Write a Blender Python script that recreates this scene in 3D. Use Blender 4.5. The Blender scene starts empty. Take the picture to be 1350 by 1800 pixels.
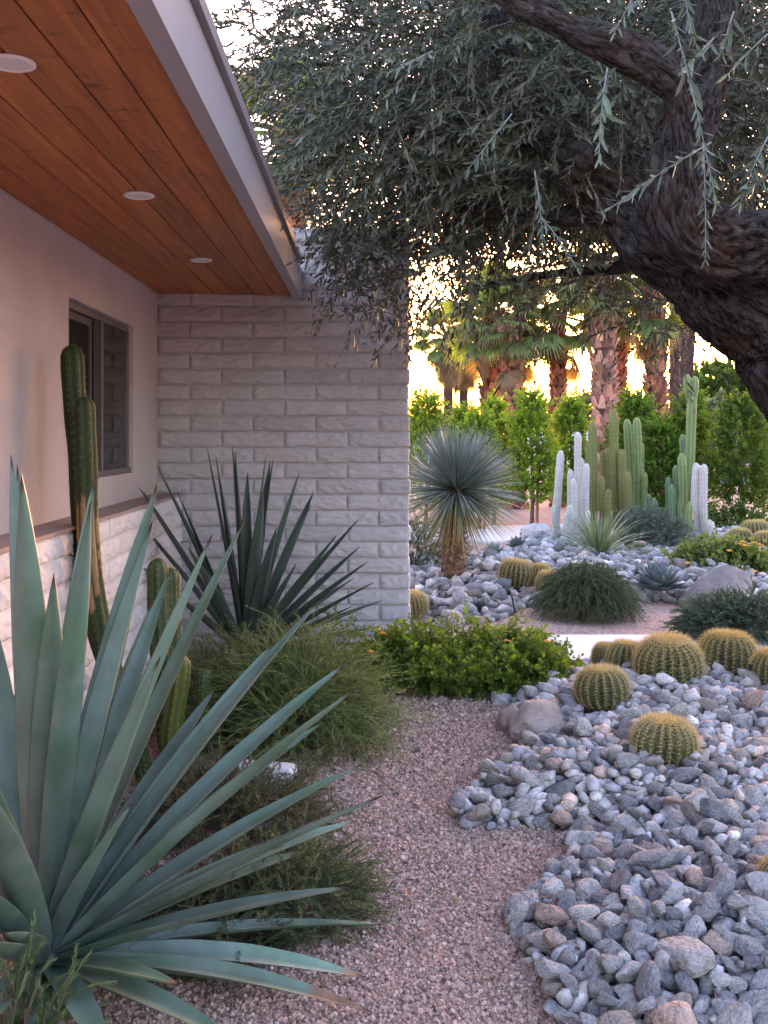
import bpy, bmesh, math, random
import numpy as np
from mathutils import Vector, noise as mnoise
PI = math.pi
rng = np.random.default_rng(7)
random.seed(7)
S = bpy.context.scene

# ------------------------------------------------------------------ camera, sky, sun, exposure
EYE = 1.4
cam_d = bpy.data.cameras.new('camera')
cam = bpy.data.objects.new('camera', cam_d)
S.collection.objects.link(cam)
cam.location = (0, 0, EYE)
cam.rotation_euler = (math.radians(90), 0, 0)
cam_d.lens = 36; cam_d.sensor_width = 36; cam_d.sensor_fit = 'AUTO'
cam_d.shift_x = 25 / 1800; cam_d.shift_y = -135 / 1800
cam_d.clip_start = .05; cam_d.clip_end = 3000
S.camera = cam
S.render.resolution_x = 768; S.render.resolution_y = 1024

SUN_AZ = math.radians(18.0)     # to the right of the view direction
SUN_EL = math.radians(3.4)
world = bpy.data.worlds.new('World'); S.world = world; world.use_nodes = True
wn = world.node_tree.nodes; wl = world.node_tree.links
bg = wn['Background']
sky = wn.new('ShaderNodeTexSky'); sky.sky_type = 'NISHITA'; sky.sun_disc = False
sky.sun_elevation = SUN_EL; sky.sun_rotation = SUN_AZ
sky.altitude = 100; sky.air_density = 1.2; sky.dust_density = 4.5; sky.ozone_density = 2.6
wl.new(sky.outputs['Color'], bg.inputs['Color'])
bg.inputs['Strength'].default_value = 0.15
sun_d = bpy.data.lights.new('sun', 'SUN'); sun = bpy.data.objects.new('sun', sun_d)
S.collection.objects.link(sun)
sun_d.energy = 0.3; sun_d.angle = math.radians(0.6); sun_d.color = (1.0, .55, .25)
sv = Vector((math.sin(SUN_AZ) * math.cos(SUN_EL), math.cos(SUN_AZ) * math.cos(SUN_EL), math.sin(SUN_EL)))
sun.rotation_euler = (-sv).to_track_quat('-Z', 'Y').to_euler()
S.view_settings.view_transform = 'Standard'; S.view_settings.look = 'None'
S.view_settings.gamma = 1.0; S.view_settings.use_curve_mapping = False
S.view_settings.exposure = 4.98
S.view_settings.use_white_balance = True; S.view_settings.white_balance_temperature = 8250; S.view_settings.white_balance_tint = 44
S.cycles.max_bounces = 8; S.cycles.transparent_max_bounces = 8
S.cycles.use_denoising = True

F = 1800.0
def W(px, py, d):                   # a photo pixel at a chosen distance -> a place in the garden
    return np.array([(px - 650) / F * d, d, EYE - (py - 765) / F * d])
def G(px, py, z=0.0):               # a photo pixel on the ground -> a place in the garden
    d = (EYE - z) * F / (py - 765)
    return np.array([(px - 650) / F * d, d, z])

# ------------------------------------------------------------------ mesh helpers
def make_mesh(name, V, faces, cols=None, smooth=False, extra=None):
    """faces: array (m,3|4) or list of such arrays"""
    V = np.asarray(V, dtype=np.float32).reshape(-1, 3)
    if not isinstance(faces, (list, tuple)): faces = [faces]
    faces = [np.asarray(f, dtype=np.int32) for f in faces if len(f)]
    loops = np.concatenate([f.ravel() for f in faces])
    tot = np.concatenate([np.full(len(f), f.shape[1], dtype=np.int32) for f in faces])
    start = np.concatenate([[0], np.cumsum(tot)[:-1]]).astype(np.int32)
    me = bpy.data.meshes.new(name)
    me.vertices.add(len(V)); me.vertices.foreach_set('co', V.ravel())
    me.loops.add(len(loops)); me.loops.foreach_set('vertex_index', loops)
    me.polygons.add(len(tot)); me.polygons.foreach_set('loop_start', start); me.polygons.foreach_set('loop_total', tot)
    me.update(calc_edges=True)
    me.polygons.foreach_set('use_smooth', np.full(len(tot), smooth, dtype=bool))
    if cols is not None:
        a = me.attributes.new('col', 'FLOAT_COLOR', 'POINT')
        c = np.ones((len(V), 4), dtype=np.float32); c[:, :3] = cols
        a.data.foreach_set('color', c.ravel())
    if extra is not None:
        a = me.attributes.new('flow', 'FLOAT_VECTOR', 'POINT')
        a.data.foreach_set('vector', np.asarray(extra, dtype=np.float32).ravel())
    me.validate(clean_customdata=False)
    return me

class MB:
    def __init__(s): s.V = []; s.F3 = []; s.F4 = []; s.C = []; s.E = []; s.n = 0
    def add(s, V, F, C=None, E=None):
        V = np.asarray(V, dtype=np.float32).reshape(-1, 3)
        for f in (F if isinstance(F, (list, tuple)) else [F]):
            f = np.asarray(f, dtype=np.int32)
            if not len(f): continue
            (s.F3 if f.shape[1] == 3 else s.F4).append(f + s.n)
        if C is not None: s.C.append(np.broadcast_to(np.asarray(C, dtype=np.float32), V.shape))
        if E is not None: s.E.append(E)
        s.V.append(V); s.n += len(V); return s
    def box(s, lo, hi, C=None):
        x0, y0, z0 = lo; x1, y1, z1 = hi
        V = [(x0,y0,z0),(x1,y0,z0),(x1,y1,z0),(x0,y1,z0),(x0,y0,z1),(x1,y0,z1),(x1,y1,z1),(x0,y1,z1)]
        return s.add(V, np.array([(0,3,2,1),(4,5,6,7),(0,1,5,4),(1,2,6,5),(2,3,7,6),(3,0,4,7)]), C)
    def mesh(s, name, smooth=False, off=None):
        V = np.concatenate(s.V)
        if off is not None: V = V - np.asarray(off, dtype=np.float32)
        f = []
        if s.F3: f.append(np.concatenate(s.F3))
        if s.F4: f.append(np.concatenate(s.F4))
        return make_mesh(name, V, f, np.concatenate(s.C) if s.C else None, smooth, np.concatenate(s.E) if s.E else None)

COL = S.collection
def link(o): COL.objects.link(o); return o
def tag(o, label=None, cat=None, group=None, kind=None):
    if label: o['label'] = label
    if cat: o['category'] = cat
    if group: o['group'] = group
    if kind: o['kind'] = kind
    return o
def thing(name, label, cat, loc=(0, 0, 0), group=None):
    o = link(bpy.data.objects.new(name, None)); o.location = [float(v) for v in loc]; o.empty_display_size = .1
    return tag(o, label, cat, group)
def obj(name, me, m=None, parent=None, loc=None):
    o = link(bpy.data.objects.new(name, me))
    if m is not None and len(me.materials) == 0: me.materials.append(m)
    if parent is not None: o.parent = parent
    if loc is not None: o.location = [float(v) for v in loc]
    return o
def nrm(a): return a / np.maximum(np.linalg.norm(a, axis=-1, keepdims=True), 1e-9)

def sweep(path, radii, sides=12, prof=None, cap=True, up=(0, 0, 1)):
    """tube along path; prof(theta array, i) multiplies the radius"""
    P = np.asarray(path, dtype=float); k = len(P)
    r = np.broadcast_to(np.asarray(radii, dtype=float), (k,))
    T = nrm(np.gradient(P, axis=0))
    u = np.array(up, dtype=float)
    if abs(T[0] @ u) > .95: u = np.array([1., 0, 0])
    N = np.zeros_like(P); n = nrm(u - (u @ T[0]) * T[0])
    for i in range(k):
        n = nrm(n - (n @ T[i]) * T[i]); N[i] = n
    B = np.cross(T, N)
    th = np.linspace(0, 2 * PI, sides, endpoint=False)
    mul = np.ones((k, sides)) if prof is None else np.array([prof(th, i) for i in range(k)])
    rad = r[:, None] * mul
    V = P[:, None] + rad[..., None] * (np.cos(th)[None, :, None] * N[:, None] + np.sin(th)[None, :, None] * B[:, None])
    i = np.arange(k - 1)[:, None] * sides; j = np.arange(sides)[None]; j2 = (j + 1) % sides
    Q = np.stack([i + j, i + j2, i + sides + j2, i + sides + j], -1).reshape(-1, 4)
    V = V.reshape(-1, 3); Fs = [Q]
    L = np.concatenate([[0], np.cumsum(np.linalg.norm(np.diff(P, axis=0), axis=1))])
    E = np.stack([np.broadcast_to(np.cos(th)[None] * r[:, None], (k, sides)), np.broadcast_to(np.sin(th)[None] * r[:, None], (k, sides)),
                  np.broadcast_to(L[:, None], (k, sides))], -1).reshape(-1, 3)
    if cap:
        V = np.concatenate([V, P[[0]], P[[-1]]]); a = k * sides
        E = np.concatenate([E, [[0, 0, 0]], [[0, 0, L[-1]]]])
        jj = np.arange(sides); j2 = (jj + 1) % sides
        Fs.append(np.concatenate([np.stack([np.full(sides, a), j2, jj], -1),
                                  np.stack([np.full(sides, a + 1), (k - 1) * sides + jj, (k - 1) * sides + j2], -1)]))
    return V, Fs, E

def smooth_path(pts, n):
    """Catmull-Rom through rows of pts (any columns)"""
    P = np.asarray(pts, dtype=float); P = np.concatenate([2 * P[:1] - P[1:2], P, 2 * P[-1:] - P[-2:-1]])
    m = len(P) - 3; out = []
    for s in np.linspace(0, m - 1e-6, n):
        i = int(s); t = s - i; a, b, c, d = P[i:i + 4]
        out.append(.5 * ((2 * b) + (-a + c) * t + (2 * a - 5 * b + 4 * c - d) * t * t + (-a + 3 * b - 3 * c + d) * t ** 3))
    return np.array(out)

def leaf_batch(mb, P, D, N, L, Wd, C, fold=.25, curl=0.0, wide=.45):
    """pointed two-halved leaves: base, two shoulders each side, tip"""
    n = len(P); D = nrm(D); Sd = nrm(np.cross(D, N)); N = np.cross(Sd, D)
    L = np.broadcast_to(L, (n,))[:, None]; Wd = np.broadcast_to(Wd, (n,))[:, None] * .5
    t1, t2 = wide * .6, wide * .6 + .38
    def pt(t, s, up): return P + D * L * t + Sd * Wd * s + N * (Wd * up - L * curl * t * t)
    V = np.stack([pt(0, 0, 0), pt(t1, 1, fold), pt(t2, .8, fold), pt(1, 0, 0), pt(t2, -.8, fold), pt(t1, -1, fold)], 1)
    b = np.arange(n)[:, None] * 6
    Q = np.concatenate([b + np.array([[0, 3, 2, 1]]), b + np.array([[0, 5, 4, 3]])])
    mb.add(V.reshape(-1, 3), Q, np.repeat(C, 6, axis=0))
def needle_batch(mb, P, D, N, L, Wd, C):
    n = len(P); D = nrm(D); Sd = nrm(np.cross(D, N))
    L = np.broadcast_to(L, (n,))[:, None]; Wd = np.broadcast_to(Wd, (n,))[:, None] * .5
    V = np.stack([P, P + D * L * .45 + Sd * Wd, P + D * L, P + D * L * .45 - Sd * Wd], 1)
    mb.add(V.reshape(-1, 3), np.arange(n * 4).reshape(-1, 4), np.repeat(C, 4, axis=0))
def twig_tubes(mb, pos, r0, r1, C):
    """three-sided twigs for many polylines at once, pos (n,K,3)"""
    if pos.shape[1] > 4: pos = pos[:, np.linspace(0, pos.shape[1] - 1, 4).round().astype(int)]
    n, K, _ = pos.shape; T = nrm(np.gradient(pos, axis=1))
    mt = np.abs(T.mean(1, keepdims=True)); ref = np.broadcast_to(np.where(mt[..., 2:3] > .6, np.array([.8, .6, 0]), np.array([0, 0, 1.])), T.shape)
    A = nrm(np.cross(T, ref)); B = np.cross(T, A)
    rr = np.linspace(r0, r1, K)[None, :, None, None]
    th = np.array([0, 2.094, 4.189])
    V = pos[:, :, None] + rr * (np.cos(th)[None, None, :, None] * A[:, :, None] + np.sin(th)[None, None, :, None] * B[:, :, None])
    base = (np.arange(n) * K * 3)[:, None, None] + (np.arange(K - 1) * 3)[None, :, None]
    j = np.arange(3)[None, None]; j2 = (j + 1) % 3
    Q = np.stack([base + j, base + j2, base + 3 + j2, base + 3 + j], -1).reshape(-1, 4)
    mb.add(V.reshape(-1, 3), Q, C)

def jit_col(base, n, v=.2, hue=.06):
    base = np.asarray(base, dtype=float)
    k = np.exp(rng.normal(0, v, (n, 1)))
    c = base[None] * k * (1 + rng.normal(0, hue, (n, 3)))
    return np.clip(c, .003, .95)

def sprays(mb, start, dirs, length, K=9, droop=.15, bend=.15, per=2, leaf=(.05, .01), ang=.7, col=(.06, .08, .05), colv=.25,
           tip_col=None, twig_col=(.12, .1, .07), twig_r=.0015, kind='leaf', j0=1, lenvar=.2, gold=False, fold=.25, curl=.08, wide=.45, alive=None):
    n = len(start); dirs = nrm(dirs); length = np.broadcast_to(length, (n,))
    t = np.linspace(0, 1, K)[None, :, None]
    side = nrm(np.cross(dirs, rng.normal(0, 1, (n, 3))))
    Lg = length[:, None, None]
    pos = start[:, None] + dirs[:, None] * Lg * t + side[:, None] * Lg * bend * t * t + np.array([0, 0, -1.]) * Lg * droop * t * t
    T = nrm(np.gradient(pos, axis=1))
    if twig_r: twig_tubes(mb, pos, twig_r, twig_r * .4, twig_col)
    ref = nrm(rng.normal(0, 1, (n, 1, 3)))
    A = nrm(np.cross(T, ref)); B = np.cross(T, A)
    js = np.arange(j0, K)
    Pj = pos[:, js]; Tj = T[:, js]; Aj = A[:, js]; Bj = B[:, js]
    m = len(js)
    if gold: phi = (np.arange(m)[None, :, None] * 2.4 + np.arange(per)[None, None] * (2 * PI / per))
    else: phi = (np.arange(m)[None, :, None] * (PI / 2) + np.arange(per)[None, None] * (2 * PI / per))
    phi = phi + rng.normal(0, .25, (n, m, per))
    rad = np.cos(phi)[..., None] * Aj[:, :, None] + np.sin(phi)[..., None] * Bj[:, :, None]
    aa = ang + rng.normal(0, .18, (n, m, per, 1))
    aa = aa * (1 - .45 * (js / K))[None, :, None, None]
    D = np.cos(aa) * Tj[:, :, None] + np.sin(aa) * rad
    N = np.cos(aa) * (-rad) + np.sin(aa) * Tj[:, :, None]
    P = np.broadcast_to(Pj[:, :, None], D.shape)
    tot = n * m * per
    sc = np.exp(rng.normal(0, lenvar, tot)) * np.broadcast_to((1 - .35 * (js / K) ** 3)[None, :, None], (n, m, per)).ravel()
    tw = np.exp(rng.normal(0, .12, (n, 1, 1, 1)))
    C = jit_col(col, tot, colv)
    if tip_col is not None:
        f = np.broadcast_to(((js / (K - 1)) ** 2)[None, :, None], (n, m, per)).reshape(-1, 1) * rng.uniform(.2, 1, (tot, 1))
        C = C * (1 - f) + np.asarray(tip_col)[None] * f
    C = C * np.broadcast_to(tw, (n, m, per, 1)).reshape(-1, 1)
    P, D, N = P.reshape(-1, 3), D.reshape(-1, 3), N.reshape(-1, 3)
    if kind == 'leaf': leaf_batch(mb, P, D, N, leaf[0] * sc, leaf[1] * sc, C, fold, curl, wide)
    else: needle_batch(mb, P, D, N, leaf[0] * sc, leaf[1] * sc, C)
    return pos

def ball(n, inner=0.0):
    v = nrm(rng.normal(0, 1, (n, 3)))
    return v * (rng.uniform(inner ** 3, 1, (n, 1)) ** (1 / 3))

# ------------------------------------------------------------------ materials
def pmat(name, base=(.5, .5, .5), rough=.8, var=.15, vscale=8., bump=0., bscale=60., src='rgb', spec=.3, transl=0., metallic=0.,
         back=None, dist=.01, stretch=None, coord='Object', spots=None, sheen=0., coat=0.):
    m = bpy.data.materials.new(name); m.use_nodes = True
    nt = m.node_tree; N = nt.nodes; Lk = nt.links; bs = N['Principled BSDF']; out = N['Material Output']
    bs.inputs['Roughness'].default_value = rough; bs.inputs['Metallic'].default_value = metallic
    bs.inputs['Specular IOR Level'].default_value = spec
    if coat: bs.inputs['Coat Weight'].default_value = coat
    if src == 'attr':
        a = N.new('ShaderNodeAttribute'); a.attribute_name = 'col'; c = a.outputs['Color']
    elif src == 'obj':
        a = N.new('ShaderNodeObjectInfo'); c = a.outputs['Color']
    else:
        a = N.new('ShaderNodeRGB'); a.outputs[0].default_value = (*base, 1); c = a.outputs[0]
    tc = N.new('ShaderNodeTexCoord'); vec = tc.outputs[coord]
    if coord == 'flow':
        pass
    if stretch:
        mp = N.new('ShaderNodeMapping'); mp.inputs['Scale'].default_value = stretch; Lk.new(vec, mp.inputs['Vector']); vec = mp.outputs[0]
    def mixc(kind, fac, a_, b_):
        mx = N.new('ShaderNodeMix'); mx.data_type = 'RGBA'; mx.blend_type = kind
        for sock, val in ((mx.inputs[0], fac), (mx.inputs[6], a_), (mx.inputs[7], b_)):
            if isinstance(val, (int, float)): sock.default_value = val
            elif isinstance(val, tuple): sock.default_value = (*val, 1) if len(val) == 3 else val
            else: Lk.new(val, sock)
        return mx.outputs[2]
    if var:
        nz = N.new('ShaderNodeTexNoise'); nz.inputs['Scale'].default_value = vscale; nz.inputs['Detail'].default_value = 6
        nz.inputs['Roughness'].default_value = .65; Lk.new(vec, nz.inputs['Vector'])
        rp = N.new('ShaderNodeMapRange'); rp.inputs[1].default_value = .25; rp.inputs[2].default_value = .75
        rp.inputs[3].default_value = 1 - var; rp.inputs[4].default_value = 1 + var; Lk.new(nz.outputs['Fac'], rp.inputs[0])
        c = mixc('MULTIPLY', 1.0, c, rp.outputs[0])
    if spots:
        sc_, th_, col_, wd_ = spots
        nz = N.new('ShaderNodeTexNoise'); nz.inputs['Scale'].default_value = sc_; nz.inputs['Detail'].default_value = 3; Lk.new(vec, nz.inputs['Vector'])
        rp = N.new('ShaderNodeMapRange'); rp.inputs[1].default_value = th_; rp.inputs[2].default_value = th_ + wd_; Lk.new(nz.outputs['Fac'], rp.inputs[0])
        c = mixc('MIX', rp.outputs[0], c, col_)
    if back is not None:
        ge = N.new('ShaderNodeNewGeometry'); c = mixc('MIX', ge.outputs['Backfacing'], c, mixc('MULTIPLY', 1.0, c, back))
    Lk.new(c, bs.inputs['Base Color'])
    if bump:
        nb = N.new('ShaderNodeTexNoise'); nb.inputs['Scale'].default_value = bscale; nb.inputs['Detail'].default_value = 5
        nb.inputs['Roughness'].default_value = .6; Lk.new(vec, nb.inputs['Vector'])
        bp = N.new('ShaderNodeBump'); bp.inputs['Strength'].default_value = bump; bp.inputs['Distance'].default_value = dist
        Lk.new(nb.outputs['Fac'], bp.inputs['Height']); Lk.new(bp.outputs[0], bs.inputs['Normal'])
    if transl:
        tr = N.new('ShaderNodeBsdfTranslucent'); Lk.new(mixc('MULTIPLY', 1.0, c, (1.3, 1.5, .6)), tr.inputs['Color'])
        ms = N.new('ShaderNodeMixShader'); ms.inputs[0].default_value = transl
        Lk.new(bs.outputs[0], ms.inputs[1]); Lk.new(tr.outputs[0], ms.inputs[2]); Lk.new(ms.outputs[0], out.inputs['Surface'])
    return m

M = {}
M['block_paint'] = pmat('block_paint', rough=.75, var=.10, vscale=14, bump=.75, bscale=70, src='obj', dist=.006, spots=(95, .70, (.10, .085, .085), .05))
M['mortar_paint'] = pmat('mortar_paint', (.47, .445, .46), .8, .1, 10, .5, 120, dist=.004)
M['white_block'] = pmat('white_block', rough=.75, var=.12, vscale=12, bump=.75, bscale=60, src='obj', dist=.006, spots=(80, .72, (.3, .22, .2), .05))
M['stucco'] = pmat('stucco', (.56, .475, .46), .9, .10, 2.2, 1.0, 110, dist=.010)
M['ledge'] = pmat('ledge', (.34, .235, .215), .7, .15, 6, .3, 60, dist=.003)
M['fascia'] = pmat('fascia', (.28, .27, .29), .42, .06, 4, .1, 30, dist=.002, spec=.5)
M['flashing'] = pmat('flashing', (.19, .17, .18), .5, .12, 7, .1, 30, dist=.002, spec=.5)
M['roofing'] = pmat('roofing', (.3, .29, .28), .9, .2, 5, .4, 80)
M['white_trim'] = pmat('white_trim', (.72, .70, .70), .5, .04, 8)
M['light_lens'] = pmat('light_lens', (.62, .6, .6), .35, .03, 8)
M['alu'] = pmat('alu', (.20, .18, .185), .4, .08, 12, metallic=.7)
M['alu_dark'] = pmat('alu_dark', (.12, .10, .10), .5, .08, 12, metallic=.5)
M['screen'] = pmat('screen', (.007, .005, .005), .9, .15, 30)
M['room_dark'] = pmat('room_dark', (.02, .018, .018), .95, .1, 5)
def ground_mat():
    m = pmat('ground', (.36, .235, .195), .95, .15, 3, 0); N = m.node_tree.nodes; Lk = m.node_tree.links; bs = N['Principled BSDF']
    prev = bs.inputs['Base Color'].links[0].from_socket; tc = N['Texture Coordinate']
    vo = N.new('ShaderNodeTexVoronoi'); vo.inputs['Scale'].default_value = 75; Lk.new(tc.outputs['Object'], vo.inputs['Vector'])
    sp = N.new('ShaderNodeSeparateColor'); Lk.new(vo.outputs['Color'], sp.inputs[0])
    r = N.new('ShaderNodeValToRGB'); e = r.color_ramp.elements; e[0].position = 0; e[0].color = (.42, .40, .42, 1); e[1].position = 1; e[1].color = (1.5, 1.45, 1.45, 1)
    k = r.color_ramp.elements.new(.2); k.color = (.8, .78, .78, 1); Lk.new(sp.outputs[0], r.inputs[0])
    dk = N.new('ShaderNodeMapRange'); dk.inputs[1].default_value = .0; dk.inputs[2].default_value = .75; dk.inputs[3].default_value = 1.1; dk.inputs[4].default_value = .55; Lk.new(vo.outputs['Distance'], dk.inputs[0])
    m1 = N.new('ShaderNodeMix'); m1.data_type = 'RGBA'; m1.blend_type = 'MULTIPLY'; m1.inputs[0].default_value = 1; Lk.new(prev, m1.inputs[6]); Lk.new(r.outputs[0], m1.inputs[7])
    Lk.new(m1.outputs[2], bs.inputs['Base Color'])
    bp = N.new('ShaderNodeBump'); bp.inputs['Strength'].default_value = 1; bp.inputs['Distance'].default_value = .012; Lk.new(dk.outputs[0], bp.inputs['Height']); Lk.new(bp.outputs[0], bs.inputs['Normal'])
    return m
M['ground'] = ground_mat()
M['gravel'] = pmat('gravel', rough=.9, var=.2, vscale=150, src='attr')
M['bed_soil'] = pmat('bed_soil', (.10, .085, .08), .95, .4, 30, .8, 60)
M['slab'] = pmat('slab', (.62, .58, .58), .85, .05, 3, .25, 150, dist=.003)
def rock_mat(name, src):
    m = pmat(name, rough=.88, var=.42, vscale=34 if src == 'attr' else 2.6, bump=.7, bscale=60 if src == 'attr' else 4.2, src=src, dist=.006 if src == 'attr' else .12,
             spots=(120 if src == 'attr' else 11, .60, (.50, .50, .53), .16), spec=.25)
    N = m.node_tree.nodes; Lk = m.node_tree.links; bs = N['Principled BSDF']
    lk = bs.inputs['Base Color'].links[0]; prev = lk.from_socket
    tc = N['Texture Coordinate']; wv = N.new('ShaderNodeTexNoise'); wv.inputs['Scale'].default_value = 90 if src == 'attr' else 7; wv.inputs['Detail'].default_value = 8
    mp = N.new('ShaderNodeMapping'); mp.inputs['Scale'].default_value = (.7, 1, 1.3); mp.inputs['Rotation'].default_value = (.5, .4, .3)
    Lk.new(tc.outputs['Object'], mp.inputs['Vector']); Lk.new(mp.outputs[0], wv.inputs['Vector'])
    rp = N.new('ShaderNodeMapRange'); rp.inputs[1].default_value = .34; rp.inputs[2].default_value = .46; rp.inputs[3].default_value = .6; rp.inputs[4].default_value = 1.1
    Lk.new(wv.outputs['Fac'], rp.inputs[0])
    mx = N.new('ShaderNodeMix'); mx.data_type = 'RGBA'; mx.blend_type = 'MULTIPLY'; mx.inputs[0].default_value = .85
    Lk.new(prev, mx.inputs[6]); Lk.new(rp.outputs[0], mx.inputs[7]); Lk.new(mx.outputs[2], bs.inputs['Base Color'])
    return m
M['rock'] = rock_mat('rock', 'obj'); M['rock_fill'] = rock_mat('rock_fill', 'attr')
M['boulder'] = pmat('boulder', rough=.9, var=.35, vscale=7, bump=.9, bscale=16, src='obj', dist=.03, spots=(30, .62, (.2, .17, .16), .1))
M['agave_blue'] = pmat('agave_blue', rough=.48, var=.22, vscale=9, src='attr', spec=.35, bump=.12, bscale=20, stretch=(1, 1, .5), dist=.004)
def bloom(m, c2, sc, th):
    N = m.node_tree.nodes; Lk = m.node_tree.links; bs = N['Principled BSDF']; prev = bs.inputs['Base Color'].links[0].from_socket; tc = N['Texture Coordinate']
    for k, (scale, tint, t0, amt) in enumerate(((sc, c2, th, .75), (55, (1.25, 1.15, 1.2), .58, .5), (150, (.5, .42, .36), .70, .7))):
        n = N.new('ShaderNodeTexNoise'); n.inputs['Scale'].default_value = scale; n.inputs['Detail'].default_value = 5; Lk.new(tc.outputs['Object'], n.inputs['Vector'])
        r = N.new('ShaderNodeMapRange'); r.inputs[1].default_value = t0; r.inputs[2].default_value = t0 + .14; r.inputs[4].default_value = amt; Lk.new(n.outputs['Fac'], r.inputs[0])
        x = N.new('ShaderNodeMix'); x.data_type = 'RGBA'; x.blend_type = 'MULTIPLY'; Lk.new(r.outputs[0], x.inputs[0]); Lk.new(prev, x.inputs[6]); x.inputs[7].default_value = (*tint, 1); prev = x.outputs[2]
    Lk.new(prev, bs.inputs['Base Color'])
bloom(M['agave_blue'], (.62, .80, .62), 6, .48)
M['agave_dark'] = pmat('agave_dark', rough=.4, var=.15, vscale=9, src='attr', spec=.4)
M['leaf'] = pmat('leaf', rough=.5, var=0, src='attr', transl=.45, spec=.35)
M['leaf_thin'] = pmat('leaf_thin', rough=.55, var=0, src='attr', transl=.22, spec=.3)
M['olive_leaf'] = pmat('olive_leaf', rough=.42, var=0, src='attr', transl=.08, spec=.38, back=(1.75, 1.7, 1.75))
M['needle'] = pmat('needle', rough=.6, var=0, src='attr', transl=.1, spec=.3)
M['cactus'] = pmat('cactus', rough=.55, var=.18, vscale=14, src='attr', spec=.35)
M['corky'] = pmat('corky', rough=.6, var=.18, vscale=14, src='attr', spec=.3)
M['spine'] = pmat('spine', rough=.5, var=0, src='attr', transl=.25, spec=.4)
M['palm_leaf'] = pmat('palm_leaf', rough=.5, var=0, src='attr', transl=.45, spec=.35)
M['palm_bark'] = pmat('palm_bark', rough=.9, var=.3, vscale=12, src='attr', bump=.5, bscale=40)
M['petal'] = pmat('petal', (.85, .33, .02), .6, .2, 30, transl=.3)
M['black_metal'] = pmat('black_metal', (.015, .015, .016), .5, .1, 20)
M['bark_plain'] = pmat('bark_plain', (.14, .085, .06), .9, .3, 20, .7, 60)
M['white_wall'] = pmat('white_wall', (.7, .66, .66), .85, .05, 2)

def flow_bark(name, c0, c1, c2):
    m = bpy.data.materials.new(name); m.use_nodes = True; N = m.node_tree.nodes; Lk = m.node_tree.links; bs = N['Principled BSDF']
    a = N.new('ShaderNodeAttribute'); a.attribute_name = 'flow'
    mp = N.new('ShaderNodeMapping'); mp.inputs['Scale'].default_value = (1, 1, .32); Lk.new(a.outputs['Vector'], mp.inputs['Vector'])
    n1 = N.new('ShaderNodeTexNoise'); n1.inputs['Scale'].default_value = 42; n1.inputs['Detail'].default_value = 9; n1.inputs['Roughness'].default_value = .75
    n1.inputs['Distortion'].default_value = 1.2; Lk.new(mp.outputs[0], n1.inputs['Vector'])
    n2 = N.new('ShaderNodeTexNoise'); n2.inputs['Scale'].default_value = 5; n2.inputs['Detail'].default_value = 4; Lk.new(a.outputs['Vector'], n2.inputs['Vector'])
    r = N.new('ShaderNodeValToRGB'); e = r.color_ramp.elements
    e[0].position = .42; e[0].color = (*c0, 1); e[1].position = .64; e[1].color = (*c1, 1); Lk.new(n1.outputs['Fac'], r.inputs[0])
    mx = N.new('ShaderNodeMix'); mx.data_type = 'RGBA'; mx.blend_type = 'MULTIPLY'
    rp = N.new('ShaderNodeMapRange'); rp.inputs[1].default_value = .5; rp.inputs[2].default_value = .68; rp.inputs[4].default_value = .9
    Lk.new(n2.outputs['Fac'], rp.inputs[0]); Lk.new(rp.outputs[0], mx.inputs[0]); Lk.new(r.outputs[0], mx.inputs[6]); mx.inputs[7].default_value = (*c2, 1)
    Lk.new(mx.outputs[2], bs.inputs['Base Color']); bs.inputs['Roughness'].default_value = .95; bs.inputs['Specular IOR Level'].default_value = .1
    bp = N.new('ShaderNodeBump'); bp.inputs['Strength'].default_value = 1; bp.inputs['Distance'].default_value = .012
    Lk.new(n1.outputs['Fac'], bp.inputs['Height']); Lk.new(bp.outputs[0], bs.inputs['Normal'])
    return m
M['olive_bark'] = flow_bark('olive_bark', (.008, .006, .005), (.085, .070, .066), (1.0, .62, .42))

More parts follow.
